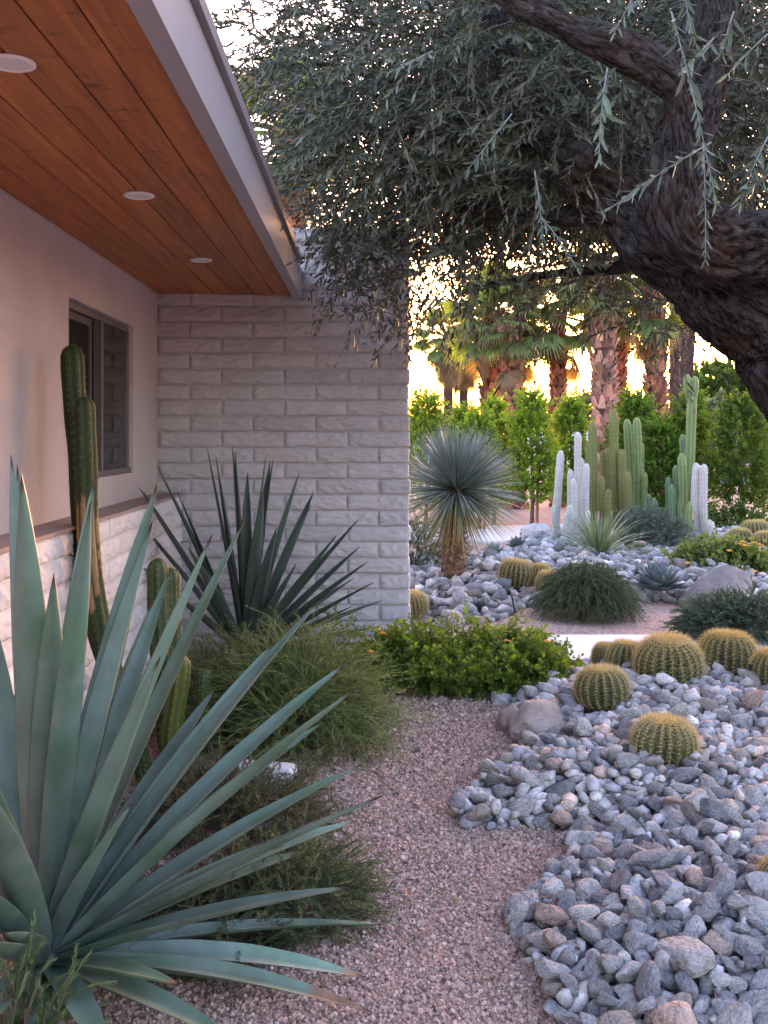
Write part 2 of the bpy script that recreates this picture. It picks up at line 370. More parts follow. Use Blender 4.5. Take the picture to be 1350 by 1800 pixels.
def wood_mat():
    m = bpy.data.materials.new('cedar'); m.use_nodes = True; N = m.node_tree.nodes; Lk = m.node_tree.links; bs = N['Principled BSDF']
    tc = N.new('ShaderNodeTexCoord'); oi = N.new('ShaderNodeObjectInfo')
    ad = N.new('ShaderNodeVectorMath'); ad.operation = 'ADD'
    cb = N.new('ShaderNodeCombineXYZ'); ml = N.new('ShaderNodeMath'); ml.operation = 'MULTIPLY'; ml.inputs[1].default_value = 37
    Lk.new(oi.outputs['Random'], ml.inputs[0]); Lk.new(ml.outputs[0], cb.inputs[0]); Lk.new(ml.outputs[0], cb.inputs[1])
    Lk.new(tc.outputs['Object'], ad.inputs[0]); Lk.new(cb.outputs[0], ad.inputs[1])
    mp = N.new('ShaderNodeMapping'); mp.inputs['Scale'].default_value = (9, .55, 9); Lk.new(ad.outputs[0], mp.inputs['Vector'])
    n1 = N.new('ShaderNodeTexNoise'); n1.inputs['Scale'].default_value = 3.2; n1.inputs['Detail'].default_value = 7; n1.inputs['Distortion'].default_value = 1.1
    Lk.new(mp.outputs[0], n1.inputs['Vector'])
    r = N.new('ShaderNodeValToRGB'); e = r.color_ramp.elements
    e[0].position = .3; e[0].color = (.29, .075, .018, 1); e[1].position = .72; e[1].color = (.52, .165, .042, 1)
    Lk.new(n1.outputs['Fac'], r.inputs[0])
    # cross-grain marks and knots
    mp2 = N.new('ShaderNodeMapping'); mp2.inputs['Scale'].default_value = (4, 9, 4); Lk.new(ad.outputs[0], mp2.inputs['Vector'])
    n2 = N.new('ShaderNodeTexNoise'); n2.inputs['Scale'].default_value = 2.4; n2.inputs['Detail'].default_value = 4; Lk.new(mp2.outputs[0], n2.inputs['Vector'])
    rp = N.new('ShaderNodeMapRange'); rp.inputs[1].default_value = .60; rp.inputs[2].default_value = .74; rp.inputs[4].default_value = .75
    Lk.new(n2.outputs['Fac'], rp.inputs[0])
    mx = N.new('ShaderNodeMix'); mx.data_type = 'RGBA'; Lk.new(rp.outputs[0], mx.inputs[0]); Lk.new(r.outputs[0], mx.inputs[6]); mx.inputs[7].default_value = (.09, .022, .008, 1)
    hv = N.new('ShaderNodeMapRange'); hv.inputs[3].default_value = .82; hv.inputs[4].default_value = 1.18; Lk.new(oi.outputs['Random'], hv.inputs[0])
    mu = N.new('ShaderNodeMix'); mu.data_type = 'RGBA'; mu.blend_type = 'MULTIPLY'; mu.inputs[0].default_value = 1
    Lk.new(mx.outputs[2], mu.inputs[6]); Lk.new(hv.outputs[0], mu.inputs[7])
    Lk.new(mu.outputs[2], bs.inputs['Base Color']); bs.inputs['Roughness'].default_value = .55
    bp = N.new('ShaderNodeBump'); bp.inputs['Strength'].default_value = .25; bp.inputs['Distance'].default_value = .004
    Lk.new(n1.outputs['Fac'], bp.inputs['Height']); Lk.new(bp.outputs[0], bs.inputs['Normal'])
    return m
M['cedar'] = wood_mat()
def glass_mat():
    m = bpy.data.materials.new('window_glass'); m.use_nodes = True; N = m.node_tree.nodes; Lk = m.node_tree.links
    for n_ in list(N): N.remove(n_)
    out = N.new('ShaderNodeOutputMaterial'); tr = N.new('ShaderNodeBsdfTransparent'); tr.inputs[0].default_value = (.55, .58, .56, 1)
    gl = N.new('ShaderNodeBsdfGlossy'); gl.inputs['Roughness'].default_value = .015
    fr = N.new('ShaderNodeFresnel'); fr.inputs[0].default_value = 2.1
    ms = N.new('ShaderNodeMixShader'); Lk.new(fr.outputs[0], ms.inputs[0]); Lk.new(tr.outputs[0], ms.inputs[1]); Lk.new(gl.outputs[0], ms.inputs[2])
    Lk.new(ms.outputs[0], out.inputs['Surface']); return m
M['glass'] = glass_mat()
def pool_mat():
    return pmat('pool_water', (.03, .42, .55), .1, .1, 3, .2, 6)
M['pool'] = pool_mat()

# ------------------------------------------------------------------ the setting: ground, paths, beds
def grid_sheet(x0, x1, y0, y1, nx, ny, zf):
    X, Y = np.meshgrid(np.linspace(x0, x1, nx), np.linspace(y0, y1, ny)); Z = zf(X, Y)
    V = np.stack([X, Y, Z], -1).reshape(-1, 3)
    i = np.arange(ny - 1)[:, None] * nx; j = np.arange(nx - 1)[None]
    return V, np.stack([i + j, i + j + 1, i + nx + j + 1, i + nx + j], -1).reshape(-1, 4)
gm = MB(); V_, Q_ = grid_sheet(-600, 600, -300, 900, 3, 3, lambda X, Y: X * 0); gm.add(V_, Q_)
ground = tag(obj('ground', gm.mesh('ground'), M['ground']), kind='structure')

def slab_obj(name, x0, x1, y0, y1, z, m):
    bm = bmesh.new(); bmesh.ops.create_cube(bm, size=1)
    for v in bm.verts:
        v.co.x = x0 if v.co.x < 0 else x1; v.co.y = y0 if v.co.y < 0 else y1; v.co.z = -.05 if v.co.z < 0 else z
    bmesh.ops.bevel(bm, geom=[e for e in bm.edges if abs(e.verts[0].co.z - z) < 1e-6 and abs(e.verts[1].co.z - z) < 1e-6], offset=.008, segments=2, affect='EDGES')
    me = bpy.data.meshes.new(name); bm.to_mesh(me); bm.free()
    return tag(obj(name, me, m), kind='structure')
slab_obj('path', .02, 3.4, 6.22, 7.02, .035, M['slab'])
slab_obj('pavement', .6, 2.35, 13.3, 15.6, .03, M['slab'])

def in_poly(P, poly):
    x, y = P[..., 0], P[..., 1]; c = np.zeros(x.shape, bool); n = len(poly)
    for i in range(n):
        x0, y0 = poly[i]; x1, y1 = poly[(i + 1) % n]
        if y0 == y1: continue
        c ^= ((y0 > y) != (y1 > y)) & (x < (x1 - x0) * (y - y0) / (y1 - y0) + x0)
    return c
def poly_dist(P, poly):
    d = np.full(P.shape[:-1], 1e9); n = len(poly)
    for i in range(n):
        a = np.array(poly[i]); b = np.array(poly[(i + 1) % n]); ab = b - a
        t = np.clip(((P - a) @ ab) / (ab @ ab), 0, 1)[..., None]
        d = np.minimum(d, np.linalg.norm(P - (a + t * ab), axis=-1))
    return d
near_px = [(985, 1860), (975, 1790), (955, 1735), (925, 1690), (905, 1640), (915, 1600), (955, 1555), (1000, 1520), (1015, 1480), (985, 1462),
           (930, 1452), (870, 1462), (800, 1450), (792, 1428), (835, 1395), (900, 1348), (960, 1305), (1005, 1282), (960, 1290), (905, 1262), (900, 1240), (960, 1212),
           (1010, 1188), (1040, 1176)]
near_poly = [tuple(G(*p)[:2]) for p in near_px] + [(2.75, 6.05), (1.25, 2.15)]
far_px = [(722, 1102), (780, 1108), (850, 1098), (930, 1068), (1010, 1052), (1110, 1058), (1190, 1062), (1260, 1068), (1350, 1060), (1480, 1050)]
far_poly = [tuple(G(*p)[:2]) for p in far_px] + [(6.0, 14.4), (2.1, 14.2), (1.95, 12.8), (1.55, 11.6), (.9, 11.2), (.32, 11.2)]
def mound(poly, h, w):
    def f(P):
        P = np.asarray(P, dtype=float); d = poly_dist(P, poly) * np.where(in_poly(P, poly), 1, -1)
        t = np.clip(d / w, 0, 1); return h * t * t * (3 - 2 * t)
    return f
near_h = mound(near_poly, .085, .45); far_h = mound(far_poly, .10, .9)

def bed_sheet(name, poly, hf, step):
    a = np.array(poly); x0, y0 = a.min(0) - .05; x1, y1 = a.max(0) + .05
    V, Q = grid_sheet(x0, x1, y0, y1, int((x1 - x0) / step), int((y1 - y0) / step), lambda X, Y: hf(np.stack([X, Y], -1)) + .004)
    ins = in_poly(V[:, :2], poly); Q = Q[ins[Q].all(1)]
    used = np.unique(Q); mp = np.zeros(len(V), int); mp[used] = np.arange(len(used))
    return tag(obj(name, make_mesh(name, V[used], mp[Q], smooth=True), M['bed_soil']), kind='structure')
near_bed = bed_sheet('rock_bed', near_poly, near_h, .05)
far_bed = bed_sheet('rock_bed', far_poly, far_h, .12)

def ico(sub):
    bm = bmesh.new(); bmesh.ops.create_icosphere(bm, subdivisions=sub, radius=1)
    V = np.array([v.co[:] for v in bm.verts]); Fq = np.array([[v.index for v in f.verts] for f in bm.faces]); bm.free(); return V, Fq
ICO = {s: ico(s) for s in (1, 2, 3, 4)}
def rock_shape(sub, seed, cuts=7, rough=.06, hmin=.5):
    r_ = np.random.default_rng(seed); V, Fq = ICO[sub]; V = V.copy()
    for _ in range(cuts):
        n = nrm(r_.normal(0, 1, 3)); h = r_.uniform(hmin, .84)
        V -= np.maximum(V @ n - h, 0)[:, None] * n * .93
    o = Vector(r_.uniform(-50, 50, 3))
    k = np.array([mnoise.noise(Vector(v) * 1.5 + o) + .45 * mnoise.noise(Vector(v) * 3.6 + o) for v in V])
    return V * (1 + rough * 1.6 * k)[:, None], Fq
ROCKV = [rock_shape(3, 100 + i, 6 + i % 8, .05, .42) for i in range(16)]
ROCKL = [rock_shape(2, 100 + i, 6 + i % 8, .05, .42) for i in range(16)]
ROCKXL = [rock_shape(1, 100 + i, 5) for i in range(16)]
ROCKME = [make_mesh('stone', v, f, smooth=True) for v, f in ROCKL]
ROCKMEH = [make_mesh('stone', v, f, smooth=True) for v, f in ROCKV]

def rot_mats(n, tilt):
    a = rng.uniform(0, 2 * PI, n); t = rng.normal(0, tilt, (n, 2)); out = []
    for i in range(n):
        ca, sa = math.cos(a[i]), math.sin(a[i]); Rz = np.array([[ca, -sa, 0], [sa, ca, 0], [0, 0, 1]])
        cx, sx = math.cos(t[i, 0]), math.sin(t[i, 0]); Rx = np.array([[1, 0, 0], [0, cx, -sx], [0, sx, cx]])
        cy, sy = math.cos(t[i, 1]), math.sin(t[i, 1]); Ry = np.array([[cy, 0, sy], [0, 1, 0], [-sy, 0, cy]])
        out.append(Ry @ Rx @ Rz)
    return np.array(out)
def rock_colour(n):
    pal = np.array([(.28, .28, .30), (.34, .335, .345), (.22, .225, .245), (.41, .40, .40), (.17, .175, .195), (.36, .31, .29), (.43, .31, .27), (.31, .315, .335), (.25, .25, .265), (.48, .46, .45)])
    p = np.array([.20, .18, .11, .12, .06, .07, .05, .12, .06, .03]); p /= p.sum()
    return np.clip(pal[rng.choice(len(pal), n, p=p)] * np.array([1.16, 1.13, 1.07]) * np.exp(rng.normal(0, .2, (n, 1))), .05, .8)

def fill_bed(bed, poly, hf, cell, sizes, target, keep_out=(), nbest=300, tries=6, light=1.0):
    a = np.array(poly); lo = a.min(0) - .1; hi = a.max(0) + .1
    nx, ny = ((hi - lo) / cell).astype(int) + 1
    gx, gy = np.meshgrid(lo[0] + np.arange(nx) * cell, lo[1] + np.arange(ny) * cell)
    base = hf(np.stack([gx, gy], -1)); H = base.copy(); own = -np.ones(H.shape, int)
    pts = rng.uniform(lo, hi, (target * 14, 2)); ins = in_poly(pts, poly)
    for (kx, ky, kr) in keep_out: ins &= ((pts[:, 0] - kx) ** 2 + (pts[:, 1] - ky) ** 2) > kr * kr
    pts = pts[ins]
    rel = H - base; rocks = []; q = 0
    for i in range(target):
        best = None
        for _ in range(tries):
            p = pts[q % len(pts)]; q += 1
            iy = min(ny - 1, int((p[1] - lo[1]) / cell)); ix = min(nx - 1, int((p[0] - lo[0]) / cell))
            v = H[iy, ix] - base[iy, ix]
            if best is None or v < best[0]: best = (v, p)
        v, p = best
        if v > .13: continue
        s = rng.uniform(*sizes) * math.exp(rng.normal(0, .24)) * .5
        sx, sy, sz = s * rng.uniform(1.05, 1.6), s * rng.uniform(.75, 1.1), s * rng.uniform(.55, .9)
        m = int(s / cell) + 1
        iy = int((p[1] - lo[1]) / cell); ix = int((p[0] - lo[0]) / cell)
        y0, y1, x0, x1 = max(0, iy - m), min(ny, iy + m + 1), max(0, ix - m), min(nx, ix + m + 1)
        sub = H[y0:y1, x0:x1]
        rr = ((gx[y0:y1, x0:x1] - p[0]) ** 2 + (gy[y0:y1, x0:x1] - p[1]) ** 2) / (s * s)
        ok = rr < 1
        if not ok.any(): continue
        zb = np.percentile(sub[ok], 45); zc = zb + sz * .55
        top = zc + sz * .92 * np.sqrt(np.clip(1 - rr, 0, 1))
        up = ok & (top > sub); sub[up] = top[up]; own[y0:y1, x0:x1][up] = len(rocks)
        rocks.append((p[0], p[1], zc, sx, sy, sz))
    R = np.array(rocks); n = len(R); rot = rot_mats(n, .4); col = rock_colour(n) * light
    var = rng.integers(0, 16, n)
    cnt = np.zeros(n); o = own[own >= 0]; gyo = gy[own >= 0]; gxo = gx[own >= 0]
    pxs = 650 + gxo / gyo * F; pys = 765 + (EYE - H[own >= 0]) / gyo * F
    vis = (pxs > -5) & (pxs < 1355) & (pys < 1805)
    np.add.at(cnt, o[vis], 1 / gyo[vis] ** 3)
    order = np.argsort(-cnt); single = set(order[:nbest].tolist())
    mb = MB()
    for i in range(n):
        x, y, z, sx, sy, sz = R[i]
        if i in single:
            o_ = obj('stone', (ROCKMEH if y < 3.6 else ROCKME)[var[i]], M['rock'], bed)
            Rm = rot[i] * np.array([sx, sy, sz])[None]
            from mathutils import Matrix
            mt = Matrix(Rm.tolist()).to_4x4(); mt.translation = Vector((x, y, z)); o_.matrix_local = mt
            o_.color = (*col[i], 1)
        else:
            V, Fq = (ROCKL if (y < 3.4) else ROCKXL)[var[i]]
            mb.add((V * np.array([sx, sy, sz])) @ rot[i].T + np.array([x, y, z]), Fq, col[i])
    f = obj('stones', mb.mesh('stones', smooth=True), M['rock_fill'], bed); f['kind'] = 'stuff'
    return R
for me_ in ROCKME + ROCKMEH: me_.materials.append(M['rock'])

# ------------------------------------------------------------------ barrel cactus spots (also keep stones off them)
BARRELS = [  # px centre, top y, base y, ground rise, width px, label
    (1168, 1262, 1352, .10, 120, 'golden barrel cactus standing alone amid grey stones, in front of the others', 0),
    (1058, 1172, 1242, .09, 100, 'small golden barrel cactus beside the tan boulder, at the front of its cluster', 1),
    (1175, 1117, 1212, .09, 124, 'largest golden barrel cactus of the cluster near the pale path', 0),
    (1279, 1108, 1196, .09, 110, 'round golden barrel cactus below the dark rosemary, right of the largest one', 2),
    (1100, 1124, 1190, .08, 74, 'golden barrel cactus half hidden behind the largest one', 1),
    (1064, 1127, 1178, .07, 50, 'smallest golden barrel cactus of the cluster, against the pale path', 2),
    (1356, 1138, 1218, .09, 78, 'golden barrel cactus cut off by the right edge, beside a black garden light', 1),
    (1376, 1510, 1600, .09, 90, 'golden barrel cactus barely entering at the lower right edge', 0),
    (722, 1037, 1084, .06, 64, 'golden barrel cactus peeking out from behind the block wall corner', 2),
    (908, 980, 1030, .09, 66, 'golden barrel cactus right of the yucca trunk, front of its trio', 0),
    (950, 988, 1028, .10, 44, 'golden barrel cactus behind the trio beside the yucca', 1),
    (964, 1000, 1044, .08, 48, 'golden barrel cactus tucked against the rosemary mound', 2),
    (1300, 925, 962, .10, 46, 'pale golden barrel cactus among far stones, left of its trio', 1),
    (1328, 911, 952, .10, 56, 'pale golden barrel cactus among far stones, rearmost of its trio', 0),
    (1346, 931, 966, .10, 48, 'pale golden barrel cactus among far stones, by the right edge', 2),
]
barrel_spots = []
for px, ty, by, gz, w, lab, var in BARRELS:
    d = (EYE - gz) * F / (by - 765); r = w / 2 / F * d; d += r * .7
    barrel_spots.append(((px - 650) / F * d, d, gz, w / 2 / F * d, (by - ty) / F * d))
ko_near = [(x, y, r * .8) for x, y, z, r, h in barrel_spots[:8]]
ko_far = [(x, y, r * .8) for x, y, z, r, h in barrel_spots[8:]]

fill_bed(near_bed, near_poly, near_h, .008, (.050, .074), 3500, ko_near)
fill_bed(far_bed, far_poly, far_h, .02, (.085, .13), 2900, ko_far, tries=4, light=1.0)

# gravel: crushed pink granite strewn over the path
def gravel():
    V0 = np.array([(x, y, z) for x in (-1, 1) for y in (-1, 1) for z in (-1, 1)]) * .72; F0 = np.array([(0, 1, 3, 2), (4, 6, 7, 5), (0, 4, 5, 1), (2, 3, 7, 6), (0, 2, 6, 4), (1, 5, 7, 3)])
    path = [tuple(G(*p)[:2]) for p in [(-150, 1960), (1030, 1960), (1000, 1790), (935, 1640), (1010, 1560), (1050, 1475), (870, 1445), (805, 1440), (1030, 1290), (880, 1262), (960, 1218), (640, 1232), (560, 1290), (430, 1400), (-150, 1640)]]
    a = np.array(path); lo, hi = a.min(0), a.max(0)
    n0 = 260000; P = rng.uniform(lo, hi, (n0, 2)); P = P[in_poly(P, path)]
    keep = rng.uniform(0, 1, len(P)) < np.clip(1.25 - (P[:, 1] - 2.4) / 3.6, .2, 1); P = P[keep][:44000]
    n = len(P); s = .0047 * np.exp(rng.normal(0, .25, n)) * np.clip(P[:, 1] / 3.4, .95, 1.35)
    R = rot_mats(n, .8)
    sc = s[:, None] * rng.uniform(.65, 1.2, (n, 3))
    V = V0[None] * (1 + rng.normal(0, .2, (n, len(V0), 3))) * sc[:, None]
    V = np.einsum('nij,nkj->nki', R, V) + np.concatenate([P, (s * rng.uniform(.05, .8, n))[:, None]], 1)[:, None]
    pal = np.array([(.41, .265, .22), (.50, .345, .29), (.31, .195, .165), (.20, .135, .12), (.50, .37, .31), (.37, .215, .165), (.13, .105, .10)])
    C = np.clip(pal[rng.choice(7, n, p=[.34, .22, .18, .08, .05, .1, .03])] * np.exp(rng.normal(0, .1, (n, 1))), .03, .9)
    Fq = (F0[None] + (np.arange(n) * len(V0))[:, None, None]).reshape(-1, 4)
    me = make_mesh('gravel', V.reshape(-1, 3), Fq, np.repeat(C, len(V0), 0))
    tag(obj('gravel', me, M['gravel']), 'fine pink crushed granite gravel covering the garden path', 'gravel', kind='stuff')
gravel()

# ------------------------------------------------------------------ house
def rbox(hx, hy, hz, r, nx, ny, nz, disp, seed, bulge=0.0):
    """rounded box centred at the origin, its faces gridded, roughened by noise"""
    def ax(h, n): return np.unique(np.concatenate([[-h, -h + r * .3, -h + r], np.linspace(-h + r, h - r, n), [h - r, h - r * .3, h]]).round(6))
    xs, ys, zs = ax(hx, nx), ax(hy, ny), ax(hz, nz)
    vid = {}; V = []; Q = []
    def vi(p):
        k = (round(p[0], 5), round(p[1], 5), round(p[2], 5))
        if k not in vid: vid[k] = len(V); V.append(p)
        return vid[k]
    def face(A, B, fn, flip):
        for i in range(len(A) - 1):
            for j in range(len(B) - 1):
                q = [vi(fn(A[i], B[j])), vi(fn(A[i + 1], B[j])), vi(fn(A[i + 1], B[j + 1])), vi(fn(A[i], B[j + 1]))]
                Q.append(q[::-1] if flip else q)
    face(xs, ys, lambda a, b: (a, b, zs[0]), True); face(xs, ys, lambda a, b: (a, b, zs[-1]), False)
    face(xs, zs, lambda a, b: (a, ys[0], b), False); face(xs, zs, lambda a, b: (a, ys[-1], b), True)
    face(ys, zs, lambda a, b: (xs[0], a, b), True); face(ys, zs, lambda a, b: (xs[-1], a, b), False)
    V = np.array(V); h = np.array([hx, hy, hz]) - r; inn = np.clip(V, -h, h); dv = V - inn
    V = inn + r * nrm(dv) * (np.linalg.norm(dv, axis=1, keepdims=True) > 1e-9)
    o = Vector((seed * 7.13, seed * 3.7, seed * 1.9)); out = []
    for p in V:
        q = Vector(p); nn = nrm(np.array([p[0] / hx, p[1] / hy, p[2] / hz]) ** 3)
        qs = Vector((p[0] * .6, p[1], p[2]))
        qd = Vector((p[0] * .5 + p[2] * .5, p[1], p[2] - p[0] * .12))
        k = .8 * mnoise.noise(qs * 12 + o) + .8 * (.5 - abs(mnoise.noise(qd * 26 + o)) * 2) + .4 * mnoise.noise(qs * 70 + o)
        out.append(p + nn * (disp * k + bulge * (1 - (p[2] / hz + .25) ** 2) * (1 - (p[0] / hx) ** 6)) * np.array([.5, 1, .35]))
    return np.array(out), np.array(Q)

BH, BL = .1016, .406
WALL_Y = 6.6; WALL_X1 = .262
def block_set(hy, seed):
    full = [make_mesh('block', *rbox(BL / 2 - .004, hy, BH / 2 - .0036, .013, 40, 3, 12, .009, seed + i, .008), smooth=True) for i in range(5)]
    half = [make_mesh('block', *rbox(BL / 4 - .004, hy, BH / 2 - .0036, .013, 20, 3, 12, .009, seed + 20 + i, .008), smooth=True) for i in range(3)]
    return full, half
full_g, half_g = block_set(.10, 1)
bw = thing('slump_block_wall', 'tall grey painted slump block wall joining the eave at right angles', 'wall', (-.5, WALL_Y + .1, 0))
mbw = MB(); mbw.box((-1.6, WALL_Y + .013, -.05), (WALL_X1 - .014, WALL_Y + .19, 27 * BH - .008))
obj('mortar', mbw.mesh('mortar', off=(-.5, WALL_Y + .1, 0)), M['mortar_paint'], bw)
def put_block(parent, meshes, mat, c, base, rz=0.0):
    me = random.choice(meshes)
    o = obj('block', me, mat, parent, c)
    o.rotation_euler = (0, random.gauss(0, .003), rz + random.choice((0, PI)) + random.gauss(0, .004))
    k = math.exp(random.gauss(0, .045)); t = random.gauss(0, .012)
    o.color = (base[0] * k * (1 + t), base[1] * k, base[2] * k * (1 - t), 1)
    return o
for row in range(27):
    z = (row + .5) * BH; x = WALL_X1
    first = BL if row % 2 else BL / 2
    while x > -1.38:
        w = first if x == WALL_X1 else BL
        if x - w < -1.75: break
        put_block(bw, half_g if w < .3 else full_g, M['block_paint'], (x - w / 2 + .5 + random.gauss(0, .0035 if x == WALL_X1 else .0015), random.gauss(0, .002), z), (.50, .475, .49))
        x -= w

# low block wall along the house with a ledge
LOW_X = -1.21; LOW_H = 10 * BH
lw = thing('low_block_wall', 'low white painted slump block wall with brown ledge under the window', 'wall', (LOW_X - .08, 4, 0))
full_w, half_w = block_set(.075, 60)
mbl = MB(); mbl.box((LOW_X - .145, -1.5, -.05), (LOW_X - .012, WALL_Y - .002, LOW_H - .006))
obj('mortar', mbl.mesh('mortar', off=(LOW_X - .08, 4, 0)), M['white_wall'], lw)
for row in range(10):
    y = WALL_Y - .01; first = BL / 2 if row % 2 else BL; k0 = True
    while y > 2.3:
        w = first if k0 else BL; k0 = False
        put_block(lw, half_w if w < .3 else full_w, M['white_block'], (.005, y - w / 2 - 4, (row + .5) * BH), (.66, .60, .585), PI / 2)
        y -= w
ml = MB(); ml.box((-1.368, -1.5, LOW_H), (LOW_X + .012, WALL_Y - .004, LOW_H + .014))
obj('ledge', ml.mesh('ledge', off=(LOW_X - .08, 4, 0)), M['ledge'], lw)

SX = -1.37; Y_END = WALL_Y - .003
house = thing('house', 'single storey house with stucco wall, wood eave and grey fascia', 'house', (SX, 3, 0))
HO = (SX, 3, 0)
WY0, WY1, WZ0, WZ1 = 4.66, 5.93, 1.185, 2.03
def stucco():
    ys = [-1.5, WY0, WY1, Y_END]; zs = [LOW_H + .005, WZ0, WZ1, 2.33]; mb = MB(); x = SX; dep = .09
    for i in range(3):
        for j in range(3):
            if i == 1 and j == 1: continue
            mb.add([(x, ys[i], zs[j]), (x, ys[i + 1], zs[j]), (x, ys[i + 1], zs[j + 1]), (x, ys[i], zs[j + 1])], np.array([(0, 1, 2, 3)]))
    for (a, b) in (((WY0, WZ0), (WY1, WZ0)), ((WY1, WZ0), (WY1, WZ1)), ((WY1, WZ1), (WY0, WZ1)), ((WY0, WZ1), (WY0, WZ0))):
        mb.add([(x, *a), (x, *b), (x - dep, *b), (x - dep, *a)], np.array([(3, 2, 1, 0)]))
    # inner leaf of the wall and a closed dark room behind it
    for i in range(3):
        for j in range(3):
            if i == 1 and j == 1: continue
            mb.add([(x - dep, ys[i], zs[j]), (x - dep, ys[i + 1], zs[j]), (x - dep, ys[i + 1], zs[j + 1]), (x - dep, ys[i], zs[j + 1])], np.array([(3, 2, 1, 0)]))
    obj('stucco_wall', mb.mesh('stucco_wall', off=HO), M['stucco'], house)
    rm = MB(); rm.box((SX - 3, 3.2, .2), (SX - .14, 6.5, 2.3))
    b = rm; V = np.concatenate(b.V); Fq = np.concatenate(b.F4)
    Fq = np.array([f for f in Fq if not np.allclose(V[f][:, 0], SX - .14)])
    obj('room', make_mesh('room', V - np.array(HO), Fq), M['room_dark'], house)
stucco()
win = obj('window', (lambda mb: mb.mesh('window', off=HO))(
    MB().box((SX - .085, WY0 + .002, WZ1 - .035), (SX - .03, WY1 - .002, WZ1 - .002)).box((SX - .085, WY0 + .002, WZ0 + .002), (SX - .012, WY1 - .002, WZ0 + .032))
    .box((SX - .085, WY1 - .034, WZ0 + .0325), (SX - .025, WY1 - .002, WZ1 - .0355)).box((SX - .085, WY0 + .002, WZ0 + .0325), (SX - .03, WY0 + .03, WZ1 - .0355))), M['alu'], house)
WM = 5.30
ms_ = MB().box((SX - .055, WM - .02, WZ0 + .033), (SX - .014, WM + .022, WZ1 - .036))
obj('mullion', ms_.mesh('mullion', off=HO), M['alu'], win)
sash = MB().box((SX - .08, WM - .075, WZ0 + .033), (SX - .058, WM - .035, WZ1 - .036)).box((SX - .08, WY0 + .031, WZ1 - .075), (SX - .058, WM - .076, WZ1 - .037)).box((SX - .08, WY0 + .031, WZ0 + .033), (SX - .058, WM - .076, WZ0 + .06))
obj('sash', sash.mesh('sash', off=HO), M['alu_dark'], win)
obj('insect_screen', MB().box((SX - .074, WY0 + .032, WZ0 + .0605), (SX - .068, WM - .076, WZ1 - .0755)).mesh('insect_screen', off=HO), M['screen'], win)
obj('pane', MB().box((SX - .040, WM + .0225, WZ0 + .033), (SX - .036, WY1 - .0345, WZ1 - .036)).mesh('pane', off=HO), M['glass'], win)
obj('blind', MB().box((SX - .12, WM - .05, WZ0 - .02), (SX - .115, WY1 + .05, WZ1 + .02)).mesh('blind', off=HO), M['room_dark'], win)

# soffit: cedar planks running away from the eye
E_IN, E_OUT, ZI, ZO = SX + .001, -.49, 2.312, 2.298
npl = 7; pw = (E_OUT - E_IN) / npl
for i in range(npl):
    a, b = E_IN + i * pw, E_IN + (i + 1) * pw
    za, zb = ZI + (ZO - ZI) * i / npl, ZI + (ZO - ZI) * (i + 1) / npl
    cuts = [-1.2, [1.9, 4.4, 3.1, 5.2, 2.4, 4.0, 3.5][i], Y_END - .001]
    cuts = [-1.2, Y_END - .001]
    for y0, y1 in zip(cuts[:-1], cuts[1:]):
        g = .0022; c = .006
        prof = [(a + g, za + c), (a + g + c, za), (b - g - c, zb), (b - g, zb + c), (b - g, zb + .02), (a + g, za + .02)]
        V = [(x, y, z) for y in (y0 + .001, y1 - .001) for x, z in prof]; n = 6
        Q = np.array([(k, (k + 1) % n, n + (k + 1) % n, n + k) for k in range(n)])
        T3 = np.array([(0, k, k + 1) for k in range(1, n - 1)] + [(n, n + k + 1, n + k) for k in range(1, n - 1)])
        o = obj('plank', MB().add(np.array(V) - np.array([(a + b) / 2, 3, ZI]), [Q, T3]).mesh('plank'), M['cedar'], house, ((a + b) / 2 - SX, 0, ZI))
fa = MB(); fa.box((E_OUT + .001, -1.2, 2.272), (-.436, Y_END - .006, 2.455))
obj('fascia', fa.mesh('fascia', off=HO), M['fascia'], house)
dr = MB()
for y0, y1 in ((-1.2, 3.55), (3.556, Y_END - .3)):
    dr.box((-.56, y0, 2.457), (-.415, y1, 2.50))
obj('drip_edge', dr.mesh('drip_edge', off=HO), M['flashing'], house)
obj('roof', MB().box((-6, -1.2, 2.334), (-.565, Y_END - .005, 2.49)).mesh('roof', off=HO), M['roofing'], house)
for d in (2.48, 3.85, 5.27):
    x = -.868; z = ZI + (ZO - ZI) * (x - E_IN) / (E_OUT - E_IN)
    pr = [(.0575, -.001), (.058, -.006), (.05, -.009), (.043, -.006), (.041, .012)]
    th = np.linspace(0, 2 * PI, 40, endpoint=False); V = []
    for r, h in pr: V += [(r * math.cos(t), r * math.sin(t), h) for t in th]
    Q = np.array([(k * 40 + j, (k + 1) * 40 + j, (k + 1) * 40 + (j + 1) % 40, k * 40 + (j + 1) % 40) for k in range(len(pr) - 1) for j in range(40)])
    lt = obj('recessed_light', MB().add(V, Q).mesh('recessed_light', smooth=True), M['white_trim'], house, (x - SX, d - 3, z))
    Vl = [(0, 0, -.0035)] + [(.0432 * math.cos(t), .0432 * math.sin(t), -.0045) for t in th]
    obj('lens', MB().add(Vl, np.array([(0, 1 + (j + 1) % 40, 1 + j) for j in range(40)])).mesh('lens', smooth=True), M['light_lens'], lt)

# white painted kerb block between the two agaves
def white_kerb():
    c = G(452, 1408); c[2] = 0
    V, Q = rbox(.15, .05, .085, .016, 8, 3, 5, .007, 90)
    a = math.radians(-12); R = np.array([[math.cos(a), -math.sin(a), 0], [math.sin(a), math.cos(a), 0], [0, 0, 1]])
    o = obj('kerb_stone', make_mesh('kerb_stone', V @ R.T, Q, smooth=True), M['white_block'], None, (c[0], c[1], .06)); o.color = (.62, .59, .58, 1)
    tag(o, 'white painted kerb stone half buried in trailing rosemary beside the path', 'stone')
white_kerb()

